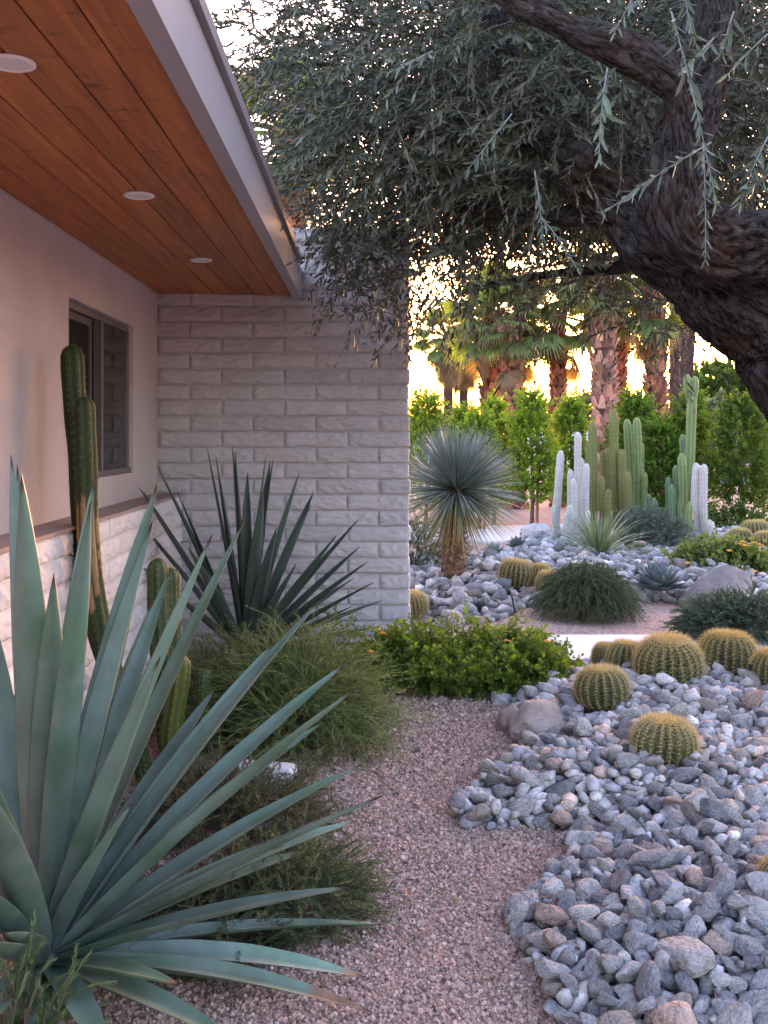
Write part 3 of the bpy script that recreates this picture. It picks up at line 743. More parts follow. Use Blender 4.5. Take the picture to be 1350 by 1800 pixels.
# ------------------------------------------------------------------ boulders
def boulder(px, py, z, dims, label, col, seed, rot=0.0, cuts=9):
    V, Fq = rock_shape(4, seed, cuts, .10); c = G(px, py, z)
    a = rot; R = np.array([[math.cos(a), -math.sin(a), 0], [math.sin(a), math.cos(a), 0], [0, 0, 1]])
    o = obj('boulder', make_mesh('boulder', (V * np.array(dims)) @ R.T, Fq, smooth=True), M['boulder'], None, (c[0], c[1] + dims[1] * .6, z + dims[2] * .35))
    o.color = (*col, 1); return tag(o, label, 'boulder', 'boulders')
boulder(1270, 1068, .02, (.34, .24, .27), 'wide grey boulder between the marigold shrub and the rosemary', (.24, .20, .19), 11, .1)
boulder(950, 1302, .03, (.15, .11, .12), 'smooth tan boulder at the corner of the stone bed', (.33, .26, .235), 23, .5, 5)
boulder(903, 1282, .02, (.085, .09, .09), 'small tan boulder tucked left of the smooth one', (.31, .25, .23), 31, .2, 5)
boulder(946, 948, .03, (.22, .2, .16), 'pale boulder at the foot of the white cacti', (.5, .47, .47), 45, 0)
boulder(880, 1240, .01, (.08, .06, .05), 'flat grey stone at the shrub edge of the bed', (.32, .31, .32), 52, .3)

# ------------------------------------------------------------------ barrel cacti
def barrel_mesh(seed, ribs=22):
    r_ = np.random.default_rng(seed); K = 26; sd = ribs * 4
    s = np.linspace(0, 1, K); ph = -1.15 + s * (PI / 2 + 1.15 - .02)
    R = np.cos(ph) ** .62; Z = np.sign(np.sin(ph)) * np.abs(np.sin(ph)) ** .92
    Z[-4:] -= np.array([.0, .015, .04, .06])
    th = np.linspace(0, 2 * PI, sd, endpoint=False)
    crest = .5 + .5 * np.cos(ribs * th)
    V = np.zeros((K, sd, 3))
    for i in range(K):
        dp = .24 * min(1, (1 - s[i]) * 5 + .15)
        rr = R[i] * (1 - dp * (1 - crest ** 1.6))
        V[i] = np.stack([rr * np.cos(th), rr * np.sin(th), np.full(sd, Z[i])], -1)
    i = np.arange(K - 1)[:, None] * sd; j = np.arange(sd)[None]; j2 = (j + 1) % sd
    Q = np.stack([i + j, i + j2, i + sd + j2, i + sd + j], -1).reshape(-1, 4)
    V = np.concatenate([V.reshape(-1, 3), [[0, 0, Z[-1]]]])
    jj = np.arange(sd); T3 = np.stack([np.full(sd, K * sd), (K - 1) * sd + jj, (K - 1) * sd + (jj + 1) % sd], -1)
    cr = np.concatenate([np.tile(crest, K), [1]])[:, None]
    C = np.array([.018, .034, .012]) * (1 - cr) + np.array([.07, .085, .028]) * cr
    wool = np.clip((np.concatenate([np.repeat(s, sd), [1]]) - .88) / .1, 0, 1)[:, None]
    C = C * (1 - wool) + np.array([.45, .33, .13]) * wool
    body = MB().add(V, [Q, T3], C).mesh('body', smooth=True)
    P, D, C2, L = [], [], [], []
    for b in range(ribs):
        a = 2 * PI * b / ribs
        for q in np.linspace(.10, .985, 17):
            f = q * (K - 1); k = int(f); w = f - k; k1 = min(K - 1, k + 1)
            rr = R[k] * (1 - w) + R[k1] * w; zz = Z[k] * (1 - w) + Z[k1] * w
            p = np.array([rr * math.cos(a), rr * math.sin(a), zz])
            up = np.array([R[k1] - R[k], 0, Z[k1] - Z[k]]); up = nrm(np.array([up[0] * math.cos(a), up[0] * math.sin(a), up[2]]) + 1e-6)
            tn = np.array([-math.sin(a), math.cos(a), 0]); n = nrm(np.cross(tn, up))
            if n @ p < 0: n = -n
            m = 10 if q < .85 else 13
            for e in range(m):
                g = 2 * PI * e / m + r_.normal(0, .2)
                sp = r_.uniform(.7, 1.2) if e < m - 2 else .25
                d = nrm(n * (.55 if q < .85 else .9) + sp * (math.cos(g) * up + math.sin(g) * tn))
                P.append(p); D.append(d); L.append(r_.uniform(.19, .34) * (1.15 if q > .8 else 1))
                t = np.clip(q + r_.normal(0, .12), 0, 1)
                C2.append(np.array([.46, .35, .20]) * (1 - t) + np.array([.74, .56, .27]) * t)
    P, D, C2, L = np.array(P), np.array(D), np.array(C2) * np.exp(r_.normal(0, .15, (len(P), 1))), np.array(L)
    mb = MB(); S1 = nrm(np.cross(D, np.array([.3, .2, .9]))); S2 = np.cross(D, S1); wd = .0085
    V3 = np.stack([P + S1 * wd, P - S1 * wd * .5 + S2 * wd * .87, P - S1 * wd * .5 - S2 * wd * .87, P + D * L[:, None]], 1)
    b4 = np.arange(len(P))[:, None] * 4
    mb.add(V3.reshape(-1, 3), np.concatenate([b4 + np.array([[0, 1, 3]]), b4 + np.array([[1, 2, 3]]), b4 + np.array([[2, 0, 3]])]), np.repeat(C2, 4, 0))
    return body, mb.mesh('spines')
BM = [barrel_mesh(5, 22), barrel_mesh(6, 19), barrel_mesh(8, 24)]
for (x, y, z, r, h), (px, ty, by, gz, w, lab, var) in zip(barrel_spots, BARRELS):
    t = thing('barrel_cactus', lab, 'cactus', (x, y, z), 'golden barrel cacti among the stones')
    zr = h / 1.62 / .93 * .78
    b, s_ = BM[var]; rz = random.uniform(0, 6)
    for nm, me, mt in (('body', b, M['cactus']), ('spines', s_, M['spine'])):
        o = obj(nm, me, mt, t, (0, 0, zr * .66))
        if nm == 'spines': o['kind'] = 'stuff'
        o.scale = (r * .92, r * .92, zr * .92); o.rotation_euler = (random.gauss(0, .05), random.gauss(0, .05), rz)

# ------------------------------------------------------------------ columnar cacti
def cactus_column(path, r, ribs, depth, col, spine_col, spines=True, step=.03, sl=.012, wool=0, name='stem', cork=False, parent=None, off=(0, 0, 0), seg=.02, taper=.8, necks=()):
    pts = np.asarray(path, dtype=float); L = np.linalg.norm(np.diff(pts, axis=0), axis=1).sum()
    k = max(14, int(L / seg)); cap = r * 1.5 / L
    t = np.concatenate([np.linspace(0, 1 - cap, k), 1 - cap * (1 - np.sin(np.linspace(0, PI / 2, 9)[1:]))]); k = len(t)
    Cs = smooth_path(pts, 400); C = np.stack([np.interp(t, np.linspace(0, 1, 400), Cs[:, a_]) for a_ in range(3)], -1); rad = r * (taper + (1 - taper) * np.clip(t / .35, 0, 1))
    e = np.clip((1 - t) / cap, 0, 1); rad = rad * np.sqrt(np.clip(1 - (1 - e) ** 2.2, .0004, 1))
    for nk in necks: rad = rad * (1 - .16 * np.exp(-((t - nk) / .02) ** 2))
    rad = rad * (1 + .02 * np.sin(t * L * 23 + r * 900))
    sd = ribs * 4
    V, Fs, E = sweep(C, rad, sd, lambda th, i: 1 - depth * (1 - (.5 + .5 * np.cos(ribs * th)) ** .8))
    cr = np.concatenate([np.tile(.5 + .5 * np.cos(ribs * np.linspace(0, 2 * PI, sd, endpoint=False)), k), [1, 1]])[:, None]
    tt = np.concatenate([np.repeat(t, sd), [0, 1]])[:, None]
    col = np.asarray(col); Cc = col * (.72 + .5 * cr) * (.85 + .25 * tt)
    if cork:
        zz = np.array([1.0 if cork == 1 else .6]); sc = []
        for q in range(len(V)):
            p = V[q]; nz = mnoise.noise(Vector((p[0] * 14, p[1] * 14, p[2] * 7))) + .5 * mnoise.noise(Vector((p[0] * 60, p[1] * 60, p[2] * 40)))
            band = math.exp(-((float(tt[q, 0]) - .66) / .13) ** 2) * (1.0 if cork == 1 else .55)
            sc.append(max(0., min(1., (nz + 1.5 * band * float(cr[q, 0]) ** .5 - .95) * 8)))
        sc = np.array(sc)[:, None]; Cc = Cc * (1 - sc) + np.array([.32, .17, .075]) * sc
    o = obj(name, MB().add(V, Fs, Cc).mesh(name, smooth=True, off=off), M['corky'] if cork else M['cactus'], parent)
    if spines:
        ar = []
        Vg = V[:k * sd].reshape(k, sd, 3); st = max(1, int(round(step / (L / k))))
        for b in range(ribs):
            for i in range(1 + (b % 2) * (st // 2), k - 1, st):
                p = Vg[i, b * 4]; n = nrm(p - C[i]); ar.append((p, n, nrm(C[min(k - 1, i + 1)] - C[i - 1])))
        P = np.array([a[0] for a in ar]); N = np.array([a[1] for a in ar]); T = np.array([a[2] for a in ar]); B = np.cross(N, T)
        mb = MB(); per = 7 if not wool else wool
        for e in range(per):
            g = rng.uniform(0, 2 * PI, (len(P), 1)); D = nrm(N * .6 + rng.uniform(.5, 1.1, (len(P), 1)) * (np.cos(g) * T + np.sin(g) * B))
            needle_batch(mb, P, D, nrm(np.cross(D, rng.normal(0, 1, D.shape))), sl * rng.uniform(.6, 1.4, len(P)), sl * (.10 if not wool else .09), jit_col(spine_col, len(P), .15))
        obj('spines', mb.mesh('spines', off=off), M['spine'], o)['kind'] = 'stuff'
    return o

def clump(label, name, base, cols, group=None):
    t = thing(name, label, 'cactus', base, group)
    for kw in cols: cactus_column(parent=t, off=base, **kw)
    return t
# house-side clump
b0 = np.array([*G(255, 1375)[:2], 0])
def col_px(pts, **kw): return dict(path=[W(*p) for p in pts], **kw)
dk = (.018, .036, .010)
clump('tall dark green columnar cactus with corky brown scars before the window', 'columnar_cactus', b0, [
    col_px([(262, 1390, 4.16), (236, 1300, 4.17), (195, 1180, 4.18), (162, 1060, 4.2), (148, 940, 4.2), (140, 800, 4.2), (131, 700, 4.2), (126, 606, 4.2)], r=.048, ribs=7, depth=.20, seg=.012, col=dk, spine_col=(.35, .25, .12), cork=2, step=.035, sl=.009),
    col_px([(258, 1395, 4.1), (238, 1300, 4.1), (200, 1190, 4.09), (172, 1080, 4.08), (156, 950, 4.07), (152, 820, 4.06), (148, 696, 4.05)], r=.044, ribs=7, depth=.20, seg=.012, col=(.024, .045, .012), spine_col=(.35, .25, .12), cork=1, step=.035, sl=.009)])
b1 = np.array([*G(300, 1345)[:2], 0])
clump('short clustered green cactus stems behind the blue agave', 'columnar_cactus', b1, [
    col_px([(300, 1350, 4.45), (290, 1250, 4.45), (280, 1100, 4.45), (277, 981, 4.45)], r=.048, ribs=9, depth=.18, col=(.036, .062, .02), spine_col=(.5, .38, .15), step=.03, sl=.01),
    col_px([(312, 1350, 4.5), (305, 1200, 4.5), (301, 1090, 4.5), (299, 998, 4.5)], r=.042, ribs=9, depth=.18, col=(.036, .062, .02), spine_col=(.5, .38, .15), step=.03, sl=.01),
    col_px([(300, 1360, 4.3), (300, 1290, 4.3), (312, 1210, 4.3), (318, 1150, 4.3)], r=.047, ribs=8, depth=.2, col=(.075, .10, .02), spine_col=(.5, .38, .15), step=.03, sl=.009),
    col_px([(352, 1350, 4.5), (356, 1260, 4.5), (360, 1176, 4.5)], r=.033, ribs=8, depth=.18, col=(.045, .09, .025), spine_col=(.6, .5, .25), step=.025, sl=.008)])

def far_col(x0, y0, x1, y1, d, rpx, **kw):
    rpx = rpx * .84
    a, b = W(x0, y0, d), W(x1, y1, d); m = (a + b) / 2 + np.array([random.gauss(0, .01), 0, 0])
    kw.setdefault('seg', .035)
    return dict(path=[a, a * .67 + b * .33 + np.array([random.gauss(0, .008), 0, 0]), m, b], r=rpx / F * d, **kw)
WH = dict(ribs=13, depth=.13, col=(.43, .40, .385), spine_col=(.80, .74, .72), step=.018, sl=.012, wool=6)
WG = dict(ribs=14, depth=.07, col=(.34, .37, .34), spine_col=(.74, .72, .70), step=.02, sl=.011, wool=5)
GN = dict(ribs=12, depth=.16, col=(.13, .15, .045), spine_col=(.42, .26, .11), step=.025, sl=.016, wool=7)
GL = dict(ribs=7, depth=.18, col=(.12, .19, .065), spine_col=(.5, .45, .25), step=.04, sl=.012)
GB = dict(ribs=7, depth=.18, col=(.075, .15, .075), spine_col=(.5, .5, .35), step=.04, sl=.012)
c1 = W(1005, 950, 12.6); c1[2] = .05
clump('white woolly torch cactus cluster left of the green columns', 'torch_cactus', c1, [
    far_col(978, 945, 986, 792, 12.9, 8, **WH), far_col(1003, 958, 1003, 826, 12.6, 7, **WG), far_col(1020, 950, 1016, 760, 12.9, 7.5, **WH),
    far_col(1026, 955, 1031, 815, 12.5, 7, **WH), far_col(1010, 950, 1008, 842, 12.4, 6, **WH), far_col(1002, 985, 1002, 888, 11.6, 6.5, **WG),
    far_col(1034, 955, 1034, 898, 12.3, 5, **WH), far_col(974, 945, 973, 888, 12.6, 5, **WG), far_col(993, 950, 993, 903, 12.3, 4.5, **WH),
    far_col(1032, 950, 1021, 805, 13.1, 6, **WH)])
c2 = W(1075, 930, 13.4); c2[2] = .05
clump('golden green columnar cactus cluster with brown spined ribs behind the rosemary', 'columnar_cactus', c2, [
    far_col(1044, 935, 1041, 741, 13.4, 9, necks=(.5,), **GN), far_col(1085, 930, 1079, 720, 13.4, 10, necks=(.55, .97), **GN), far_col(1060, 930, 1060, 793, 13.6, 7, **GN),
    far_col(1068, 930, 1068, 788, 13.9, 7, **GN), far_col(1095, 930, 1093, 790, 13.3, 8.5, **GN), far_col(1105, 925, 1103, 830, 13.0, 8, **GN),
    far_col(1058, 930, 1058, 837, 13.0, 7, **GN), far_col(1070, 935, 1070, 860, 12.8, 6.5, **GN), far_col(1034, 925, 1034, 775, 13.9, 6, **GN)])
c3 = W(1120, 925, 13.6); c3[2] = .05
clump('pale green columnar cactus with bumpy ribs right of the golden cluster', 'columnar_cactus', c3, [
    far_col(1110, 925, 1102, 737, 13.8, 8.5, necks=(.3, .55), **GL), far_col(1122, 925, 1119, 734, 13.6, 9.5, necks=(.45, .75), **GL), far_col(1128, 925, 1127, 778, 13.9, 6, **GL),
    far_col(1134, 925, 1134, 831, 13.5, 5.5, **GL), far_col(1141, 925, 1140, 868, 13.3, 6, **GB), far_col(1150, 925, 1149, 876, 13.1, 7, **GB)])
c4 = W(1200, 945, 12.8); c4[2] = .05
clump('tall green columnar cactus crowned by two stubby heads', 'columnar_cactus', c4, [
    far_col(1205, 950, 1217, 690, 13.0, 10.5, necks=(.62,), **GL), far_col(1214, 706, 1207, 658, 13.0, 9, **GL), far_col(1219, 706, 1222, 661, 13.0, 9, **GL),
    far_col(1206, 935, 1200, 764, 13.2, 8, **GB), far_col(1200, 945, 1198, 797, 12.8, 9.5, **GL), far_col(1190, 935, 1188, 818, 13.2, 7.5, **GB),
    far_col(1176, 930, 1175, 839, 13.2, 7, **GB), far_col(1181, 935, 1181, 852, 12.8, 8, **GB), far_col(1213, 950, 1213, 882, 12.4, 7.5, **GL)])
c5 = W(1235, 955, 12.6); c5[2] = .05
clump('white woolly torch cactus pair right of the two headed column', 'torch_cactus', c5, [
    far_col(1226, 955, 1224, 814, 12.6, 8.5, **WH), far_col(1231, 950, 1231, 818, 12.9, 6, **WH), far_col(1238, 958, 1238, 816, 12.5, 7.5, **WH),
    far_col(1246, 958, 1247, 914, 12.3, 6, **WH), far_col(1252, 955, 1252, 917, 12.5, 5, **WH)])

# ------------------------------------------------------------------ agaves
W_T = [0, .06, .15, .4, .6, .8, .93, 1.0]; W_W = [.62, .72, .85, 1.0, .9, .6, .26, .012]
def agave_leaf(B, T, width, sag, cA, cB, edge, spine=(.05, .02, .012), st=26, gutter=.32, twist=0., tip_dry=0.):
    mid = (B + T) / 2; Lg = np.linalg.norm(T - B); D0 = (T - B) / Lg
    up = np.array([0, 0, 1.]); n0 = nrm(up - (up @ D0) * D0)
    ctl = mid + n0 * sag * Lg
    t = np.linspace(0, 1, st) ** .92; t[-3:] = [.955, .985, 1.0]
    P = ((1 - t) ** 2)[:, None] * B + (2 * t * (1 - t))[:, None] * ctl + (t ** 2)[:, None] * T
    Tn = nrm(np.gradient(P, axis=0))
    wd = np.interp(t, W_T, W_W) * width * .5
    V, C = [], []
    sec_u = np.array([-1, -.95, -.6, -.25, 0, .25, .6, .95, 1]); m = len(sec_u)
    for i in range(st):
        n = nrm(n0 - (n0 @ Tn[i]) * Tn[i]); s = np.cross(Tn[i], n)
        a = twist * t[i]; n, s = math.cos(a) * n + math.sin(a) * s, math.cos(a) * s - math.sin(a) * n
        g = gutter * (1.25 - .6 * t[i]); thick = .020 * (1 - t[i]) ** .7 * (width / .09) + .0015
        for u in sec_u: V.append(P[i] + s * wd[i] * u + n * wd[i] * g * (abs(u) ** 1.6))
        for u in sec_u[::-1][1:-1]:
            V.append(P[i] + s * wd[i] * u * .98 + n * (wd[i] * g * abs(u) ** 1.6 - thick * (1 - u * u) - .0015))
        mixv = np.clip(t[i] * 1.1, 0, 1)
        band = .92 + .16 * mnoise.noise(Vector((t[i] * 7, Lg * 31, width * 91)))
        cc = (np.asarray(cA) * (1 - mixv) + np.asarray(cB) * mixv) * band
        if t[i] > 1 - tip_dry: cc = np.array([.20, .10, .06]) * (1 + .3 * math.sin(i * 9.1))
        if t[i] > .965: cc = np.asarray(spine)
        for q, u in enumerate(list(sec_u) + list(sec_u[::-1][1:-1])):
            k = cc * (1 + .10 * (abs(u) - .4)) if abs(u) < 1 else cc * .6 + np.asarray(edge) * .4
            C.append(k)
    V = np.array(V); nn = 2 * m - 2
    i = np.arange(st - 1)[:, None] * nn; j = np.arange(nn)[None]; j2 = (j + 1) % nn
    Q = np.stack([i + j, i + nn + j, i + nn + j2, i + j2], -1).reshape(-1, 4)
    return V, Q, np.clip(np.array(C), .003, .9)
def tip_at(B, px, py, L, sign):
    C = np.array([0, 0, EYE]); r = np.array([(px - 650) / F, 1, -(py - 765) / F]); v = C - B
    a, b, c = r @ r, 2 * r @ v, v @ v - L * L; disc = b * b - 4 * a * c
    d = (-b + sign * math.sqrt(max(disc, 0))) / (2 * a)
    T = C + d * r
    if T[2] < .012: d = (EYE - .012) / (-(r[2])); T = C + d * r
    return T
def agave(name, label, base, tips, mat, width, cA, cB, edge, crown_r=.05, sagf=.05, core=.06):
    t = thing(name, label, 'agave', base)
    for k, (px, py, L, sg, ws) in enumerate(tips):
        B0 = np.array(base, dtype=float); T = tip_at(B0, px, py, L, sg)
        d = nrm(T - B0); hz = np.array([d[0], d[1], 0]); B = B0 + hz * crown_r + np.array([0, 0, max(0, d[2]) * crown_r])
        low = 1 - max(0, d[2])
        V, Q, C = agave_leaf(B, T, width * ws * random.uniform(.92, 1.08), sagf * (.3 + low) * random.uniform(.4, 1.3), jit_col(cA, 1, .08, .04)[0], jit_col(cB, 1, .08, .04)[0], edge, twist=random.gauss(0, .22), tip_dry=.22 if (px, py) in ((655, 1779), (530, 1745)) else (.1 if py > 1700 and px > 0 else 0))
        obj('leaf', MB().add(V - base, Q, C).mesh('leaf', smooth=True), mat, t)
    V, Fq = ICO[2]; obj('heart', make_mesh('heart', V * np.array([core, core, core * 1.2]), Fq, np.tile(np.asarray(cA) * .6, (len(V), 1)), True), mat, t)
    return t
A1 = W(78, 1688, 2.5)
A1_tips = [(19, 799, 1.25, 1, 1), (30, 817, 1.25, 1, .9), (38, 833, 1.22, -1, 1.12), (95, 1007, 1.0, -1, 1.15), (165, 842, 1.2, 1, .95), (160, 880, 1.22, -1, .85), (277, 848, 1.24, 1, 1.05), (267, 917, 1.15, -1, 1.0),
           (270, 1055, 1.05, 1, .95), (372, 940, 1.14, -1, 1.0), (427, 919, 1.25, 1, .85), (281, 1154, .95, -1, 1.0), (378, 1209, .9, 1, .95), (563, 1054, 1.15, 1, 1.0), (606, 1167, 1.06, 1, .95), (625, 1209, 1.06, -1, .95),
           (570, 1268, .95, 1, .85), (518, 1294, .85, -1, .8), (635, 1344, 1.0, 1, .95), (671, 1398, 1.0, -1, .95), (627, 1442, .95, 1, .85), (544, 1494, .8, 1, .8), (612, 1559, .92, -1, .9), (676, 1624, .92, 1, .9),
           (643, 1717, .9, 1, .9), (655, 1779, .9, 1, .8), (316, 1730, .5, -1, .85), (415, 1830, .62, -1, .95), (231, 1411, .62, -1, .9), (530, 1745, .75, 1, .8),
           (-70, 1330, 1.0, -1, 1.1), (-120, 1180, 1.1, -1, 1), (-60, 930, 1.25, 1, 1), (-160, 1500, .85, -1, 1), (8, 1640, .48, -1, 1.0), (-130, 1660, .8, -1, 1), (200, 1880, .6, -1, .9), (60, 1900, .55, -1, .9), (-60, 1840, .6, -1, .9), (300, 1000, 1.1, 1, .8), (480, 1130, 1.1, 1, .8)]
agave('agave_plant', 'big blue green agave with long sword leaves in the front corner', A1, A1_tips, M['agave_blue'], .081, (.078, .128, .115), (.115, .205, .16), (.13, .07, .06), .05, .06)
A2 = W(432, 1140, 5.75); A2[2] = .16
A2_tips = [(365, 789, 1.1, 1, .8), (380, 803, 1.1, -1, 1), (409, 785, 1.15, 1, .9), (414, 794, 1.12, -1, .9), (435, 830, 1.0, 1, .9), (467, 802, 1.1, -1, 1), (475, 810, 1.12, 1, .9), (480, 807, 1.12, 1, .8), (463, 862, .98, -1, 1.1),
           (525, 833, 1.08, -1, .9), (552, 863, 1.08, 1, .9), (546, 887, 1.0, -1, .9), (486, 927, .8, -1, 1), (520, 992, .7, -1, .9), (591, 941, .95, -1, 1), (630, 913, 1.05, 1, .8), (632, 961, .98, 1, .9), (646, 987, .98, -1, .9), (622, 1016, .85, 1, .9),
           (657, 1023, .95, -1, .9), (672, 1055, .93, 1, .8), (618, 1066, .75, -1, .9), (665, 1102, .85, 1, .7), (657, 1128, .8, 1, .7), (278, 820, 1.12, 1, .9), (312, 864, 1.0, -1, .9), (244, 856, 1.1, 1, .9), (252, 863, 1.1, -1, .9), (229, 897, 1.05, 1, .9), (274, 905, .9, -1, 1.0),
           (236, 985, .85, -1, .9), (330, 960, .8, -1, 1.0), (300, 1040, .75, -1, .9)]
agave('agave_plant', 'dark green agave with stiff pointed leaves against the grey block wall', A2, A2_tips, M['agave_dark'], .082, (.030, .050, .044), (.050, .088, .070), (.16, .15, .10), .05, .02)

def small_agave(px, py, z, r, label, n, col, up=.55):
    base = G(px, py, z); t = thing('agave_plant', label, 'agave', base, 'small blue agaves in the far stones')
    for k in range(n):
        f = k / n; az = k * 2.4; el = .12 + 1.25 * f ** 1.1
        D = np.array([math.cos(az) * math.cos(el), math.sin(az) * math.cos(el), math.sin(el) * up / .55])
        B = D * r * .1; T = D * r * random.uniform(.9, 1.05) * (1 - .1 * f)
        V, Q, C = agave_leaf(B, T, r * .42, -.06, jit_col(col, 1, .06)[0], jit_col(np.array(col) * 1.15, 1, .06)[0], (.10, .05, .06), st=12, gutter=.35)
        obj('leaf', MB().add(V, Q, C).mesh('leaf', smooth=True), M['agave_blue'], t)
bl = (.095, .14, .16)
small_agave(1157, 1034, .12, .26, 'blue grey artichoke agave between the boulder and the rosemary mound', 34, bl)
small_agave(909, 962, .02, .17, 'small teal agave nearest the far pale slab', 22, (.08, .13, .12))
small_agave(922, 980, .02, .15, 'small teal agave in pink gravel above the barrel trio', 20, (.09, .14, .13))
small_agave(868, 978, .02, .19, 'pale teal agave right of the yucca skirt', 22, (.13, .19, .17))

# ------------------------------------------------------------------ shrubs
def shrub(name, label, cat, c, rad, n, mat, kind='needle', up=.35, inner=.35, ln=.16, zmin=.0, group=None, core=True, **kw):
    t = thing(name, label, cat, (c[0], c[1], 0), group); c = np.asarray(c, dtype=float); rad = np.asarray(rad, dtype=float)
    u = ball(n, inner); u[:, 2] = np.abs(u[:, 2]) * 1.0 - .15 * rng.uniform(0, 1, n)
    P = c + u * rad * .86; P[:, 2] = np.maximum(P[:, 2], zmin + .01)
    D = nrm(u * np.array([1, 1, 1.0])) + rng.normal(0, .35, (n, 3)) + np.array([0, 0, up])
    mb = MB(); sprays(mb, P, D, ln * np.exp(rng.normal(0, .25, n)), kind=kind, **kw)
    obj('foliage', mb.mesh('foliage', off=(c[0], c[1], 0)), mat, t)
    # woody stems from the root into the crown
    m = 26; e = c + ball(m, .4) * rad * .8; e[:, 2] = np.abs(e[:, 2] - c[2]) + max(.05, c[2] * .6)
    s0 = np.tile(np.array([c[0], c[1], 0.]), (m, 1)) + rng.normal(0, .02, (m, 3)) * np.array([1, 1, 0]); q = np.linspace(0, 1, 6)[None, :, None]
    pos = s0[:, None] * (1 - q) + e[:, None] * q; pos[..., 2] += .05 * np.sin(q[..., 0] * PI)
    ms = MB(); twig_tubes(ms, pos, .008, .003, (.10, .075, .05)); obj('stems', ms.mesh('stems', off=(c[0], c[1], 0)), M['needle'], t)
    return t
rose = dict(K=11, per=4, leaf=(.024, .0052), ang=.8, gold=True, twig_r=.0016, droop=.35, bend=.3)
c = G(1047, 1097); shrub('rosemary_bush', 'round dark green rosemary mound standing in pink gravel by the path', 'shrub', (c[0], c[1] + .3, .10), (.38, .33, .36), 2300, M['needle'], col=(.045, .082, .040), tip_col=(.13, .20, .10), ln=.13, up=.25, **dict(rose, leaf=(.019, .0042), droop=.75, K=10))
c = G(1155, 990); shrub('rosemary_bush', 'grey green rosemary mound in front of the columnar cacti', 'shrub', (c[0], c[1] + .4, .08), (.58, .5, .55), 1200, M['needle'], col=(.065, .105, .085), tip_col=(.15, .21, .17), ln=.16, up=.3, **dict(rose, leaf=(.032, .006), K=11))
c = G(1330, 1140); shrub('rosemary_bush', 'spreading dark rosemary behind the barrel cluster at the right edge', 'shrub', (c[0] - .02, c[1] + .25, .06), (.47, .36, .28), 1300, M['needle'], col=(.042, .075, .05), tip_col=(.12, .18, .12), ln=.12, up=.2, **rose)
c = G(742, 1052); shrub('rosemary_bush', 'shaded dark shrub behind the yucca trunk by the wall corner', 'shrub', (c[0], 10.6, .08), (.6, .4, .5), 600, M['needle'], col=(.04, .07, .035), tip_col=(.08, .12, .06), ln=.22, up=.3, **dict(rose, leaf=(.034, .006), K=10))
# feathery shrub left of the path
shrub('feathery_shrub', 'feathery yellow green shrub spilling onto the path beside the dark agave', 'shrub', (*G(535, 1318)[:2], .06), (.33, .32, .45), 1150, M['leaf_thin'], kind='needle', up=.45, inner=.3, ln=.25, K=13, per=3,
      leaf=(.030, .0036), ang=.95, col=(.062, .105, .038), tip_col=(.15, .20, .065), twig_col=(.22, .25, .10), twig_r=.0020, gold=True, droop=.3, bend=.35, colv=.3)
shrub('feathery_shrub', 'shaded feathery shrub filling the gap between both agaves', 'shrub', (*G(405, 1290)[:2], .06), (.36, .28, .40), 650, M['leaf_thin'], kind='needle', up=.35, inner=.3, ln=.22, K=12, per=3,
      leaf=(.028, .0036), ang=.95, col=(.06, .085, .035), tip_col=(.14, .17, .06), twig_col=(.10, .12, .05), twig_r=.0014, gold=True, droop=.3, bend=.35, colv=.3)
# trailing rosemary under the blue agave
shrub('trailing_rosemary', 'trailing rosemary spreading under the blue agave leaves', 'shrub', (*G(500, 1600)[:2], .0), (.27, .24, .16), 520, M['needle'], col=(.05, .075, .03), tip_col=(.12, .15, .06), ln=.15, up=.15, **dict(rose, leaf=(.02, .0028), K=16))
shrub('trailing_rosemary', 'dry brownish trailing rosemary around the white kerb stone', 'shrub', (*G(400, 1455)[:2], .0), (.40, .30, .20), 620, M['needle'], col=(.06, .07, .03), tip_col=(.13, .13, .06), ln=.16, up=.25, **dict(rose, leaf=(.02, .0028), K=16))
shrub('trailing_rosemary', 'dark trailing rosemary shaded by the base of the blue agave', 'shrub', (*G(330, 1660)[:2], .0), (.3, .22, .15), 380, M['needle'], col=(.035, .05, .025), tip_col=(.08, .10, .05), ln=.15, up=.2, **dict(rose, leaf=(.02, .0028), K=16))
shrub('upright_rosemary', 'upright rosemary growing against the low white wall behind the agave', 'shrub', (*W(20, 1420, 3.15)[:2], .1), (.16, .16, .45), 190, M['needle'], col=(.04, .06, .03), tip_col=(.09, .12, .06), ln=.18, up=.8, **dict(rose, leaf=(.02, .003), K=18))
shrub('upright_rosemary', 'bright rosemary sprigs rising in the lower left corner', 'shrub', (*W(30, 1800, 2.15)[:2], .0), (.13, .10, .30), 60, M['needle'], col=(.06, .11, .04), tip_col=(.15, .22, .09), ln=.17, up=1.2, **dict(rose, leaf=(.022, .003), K=22, per=5, twig_r=.003))

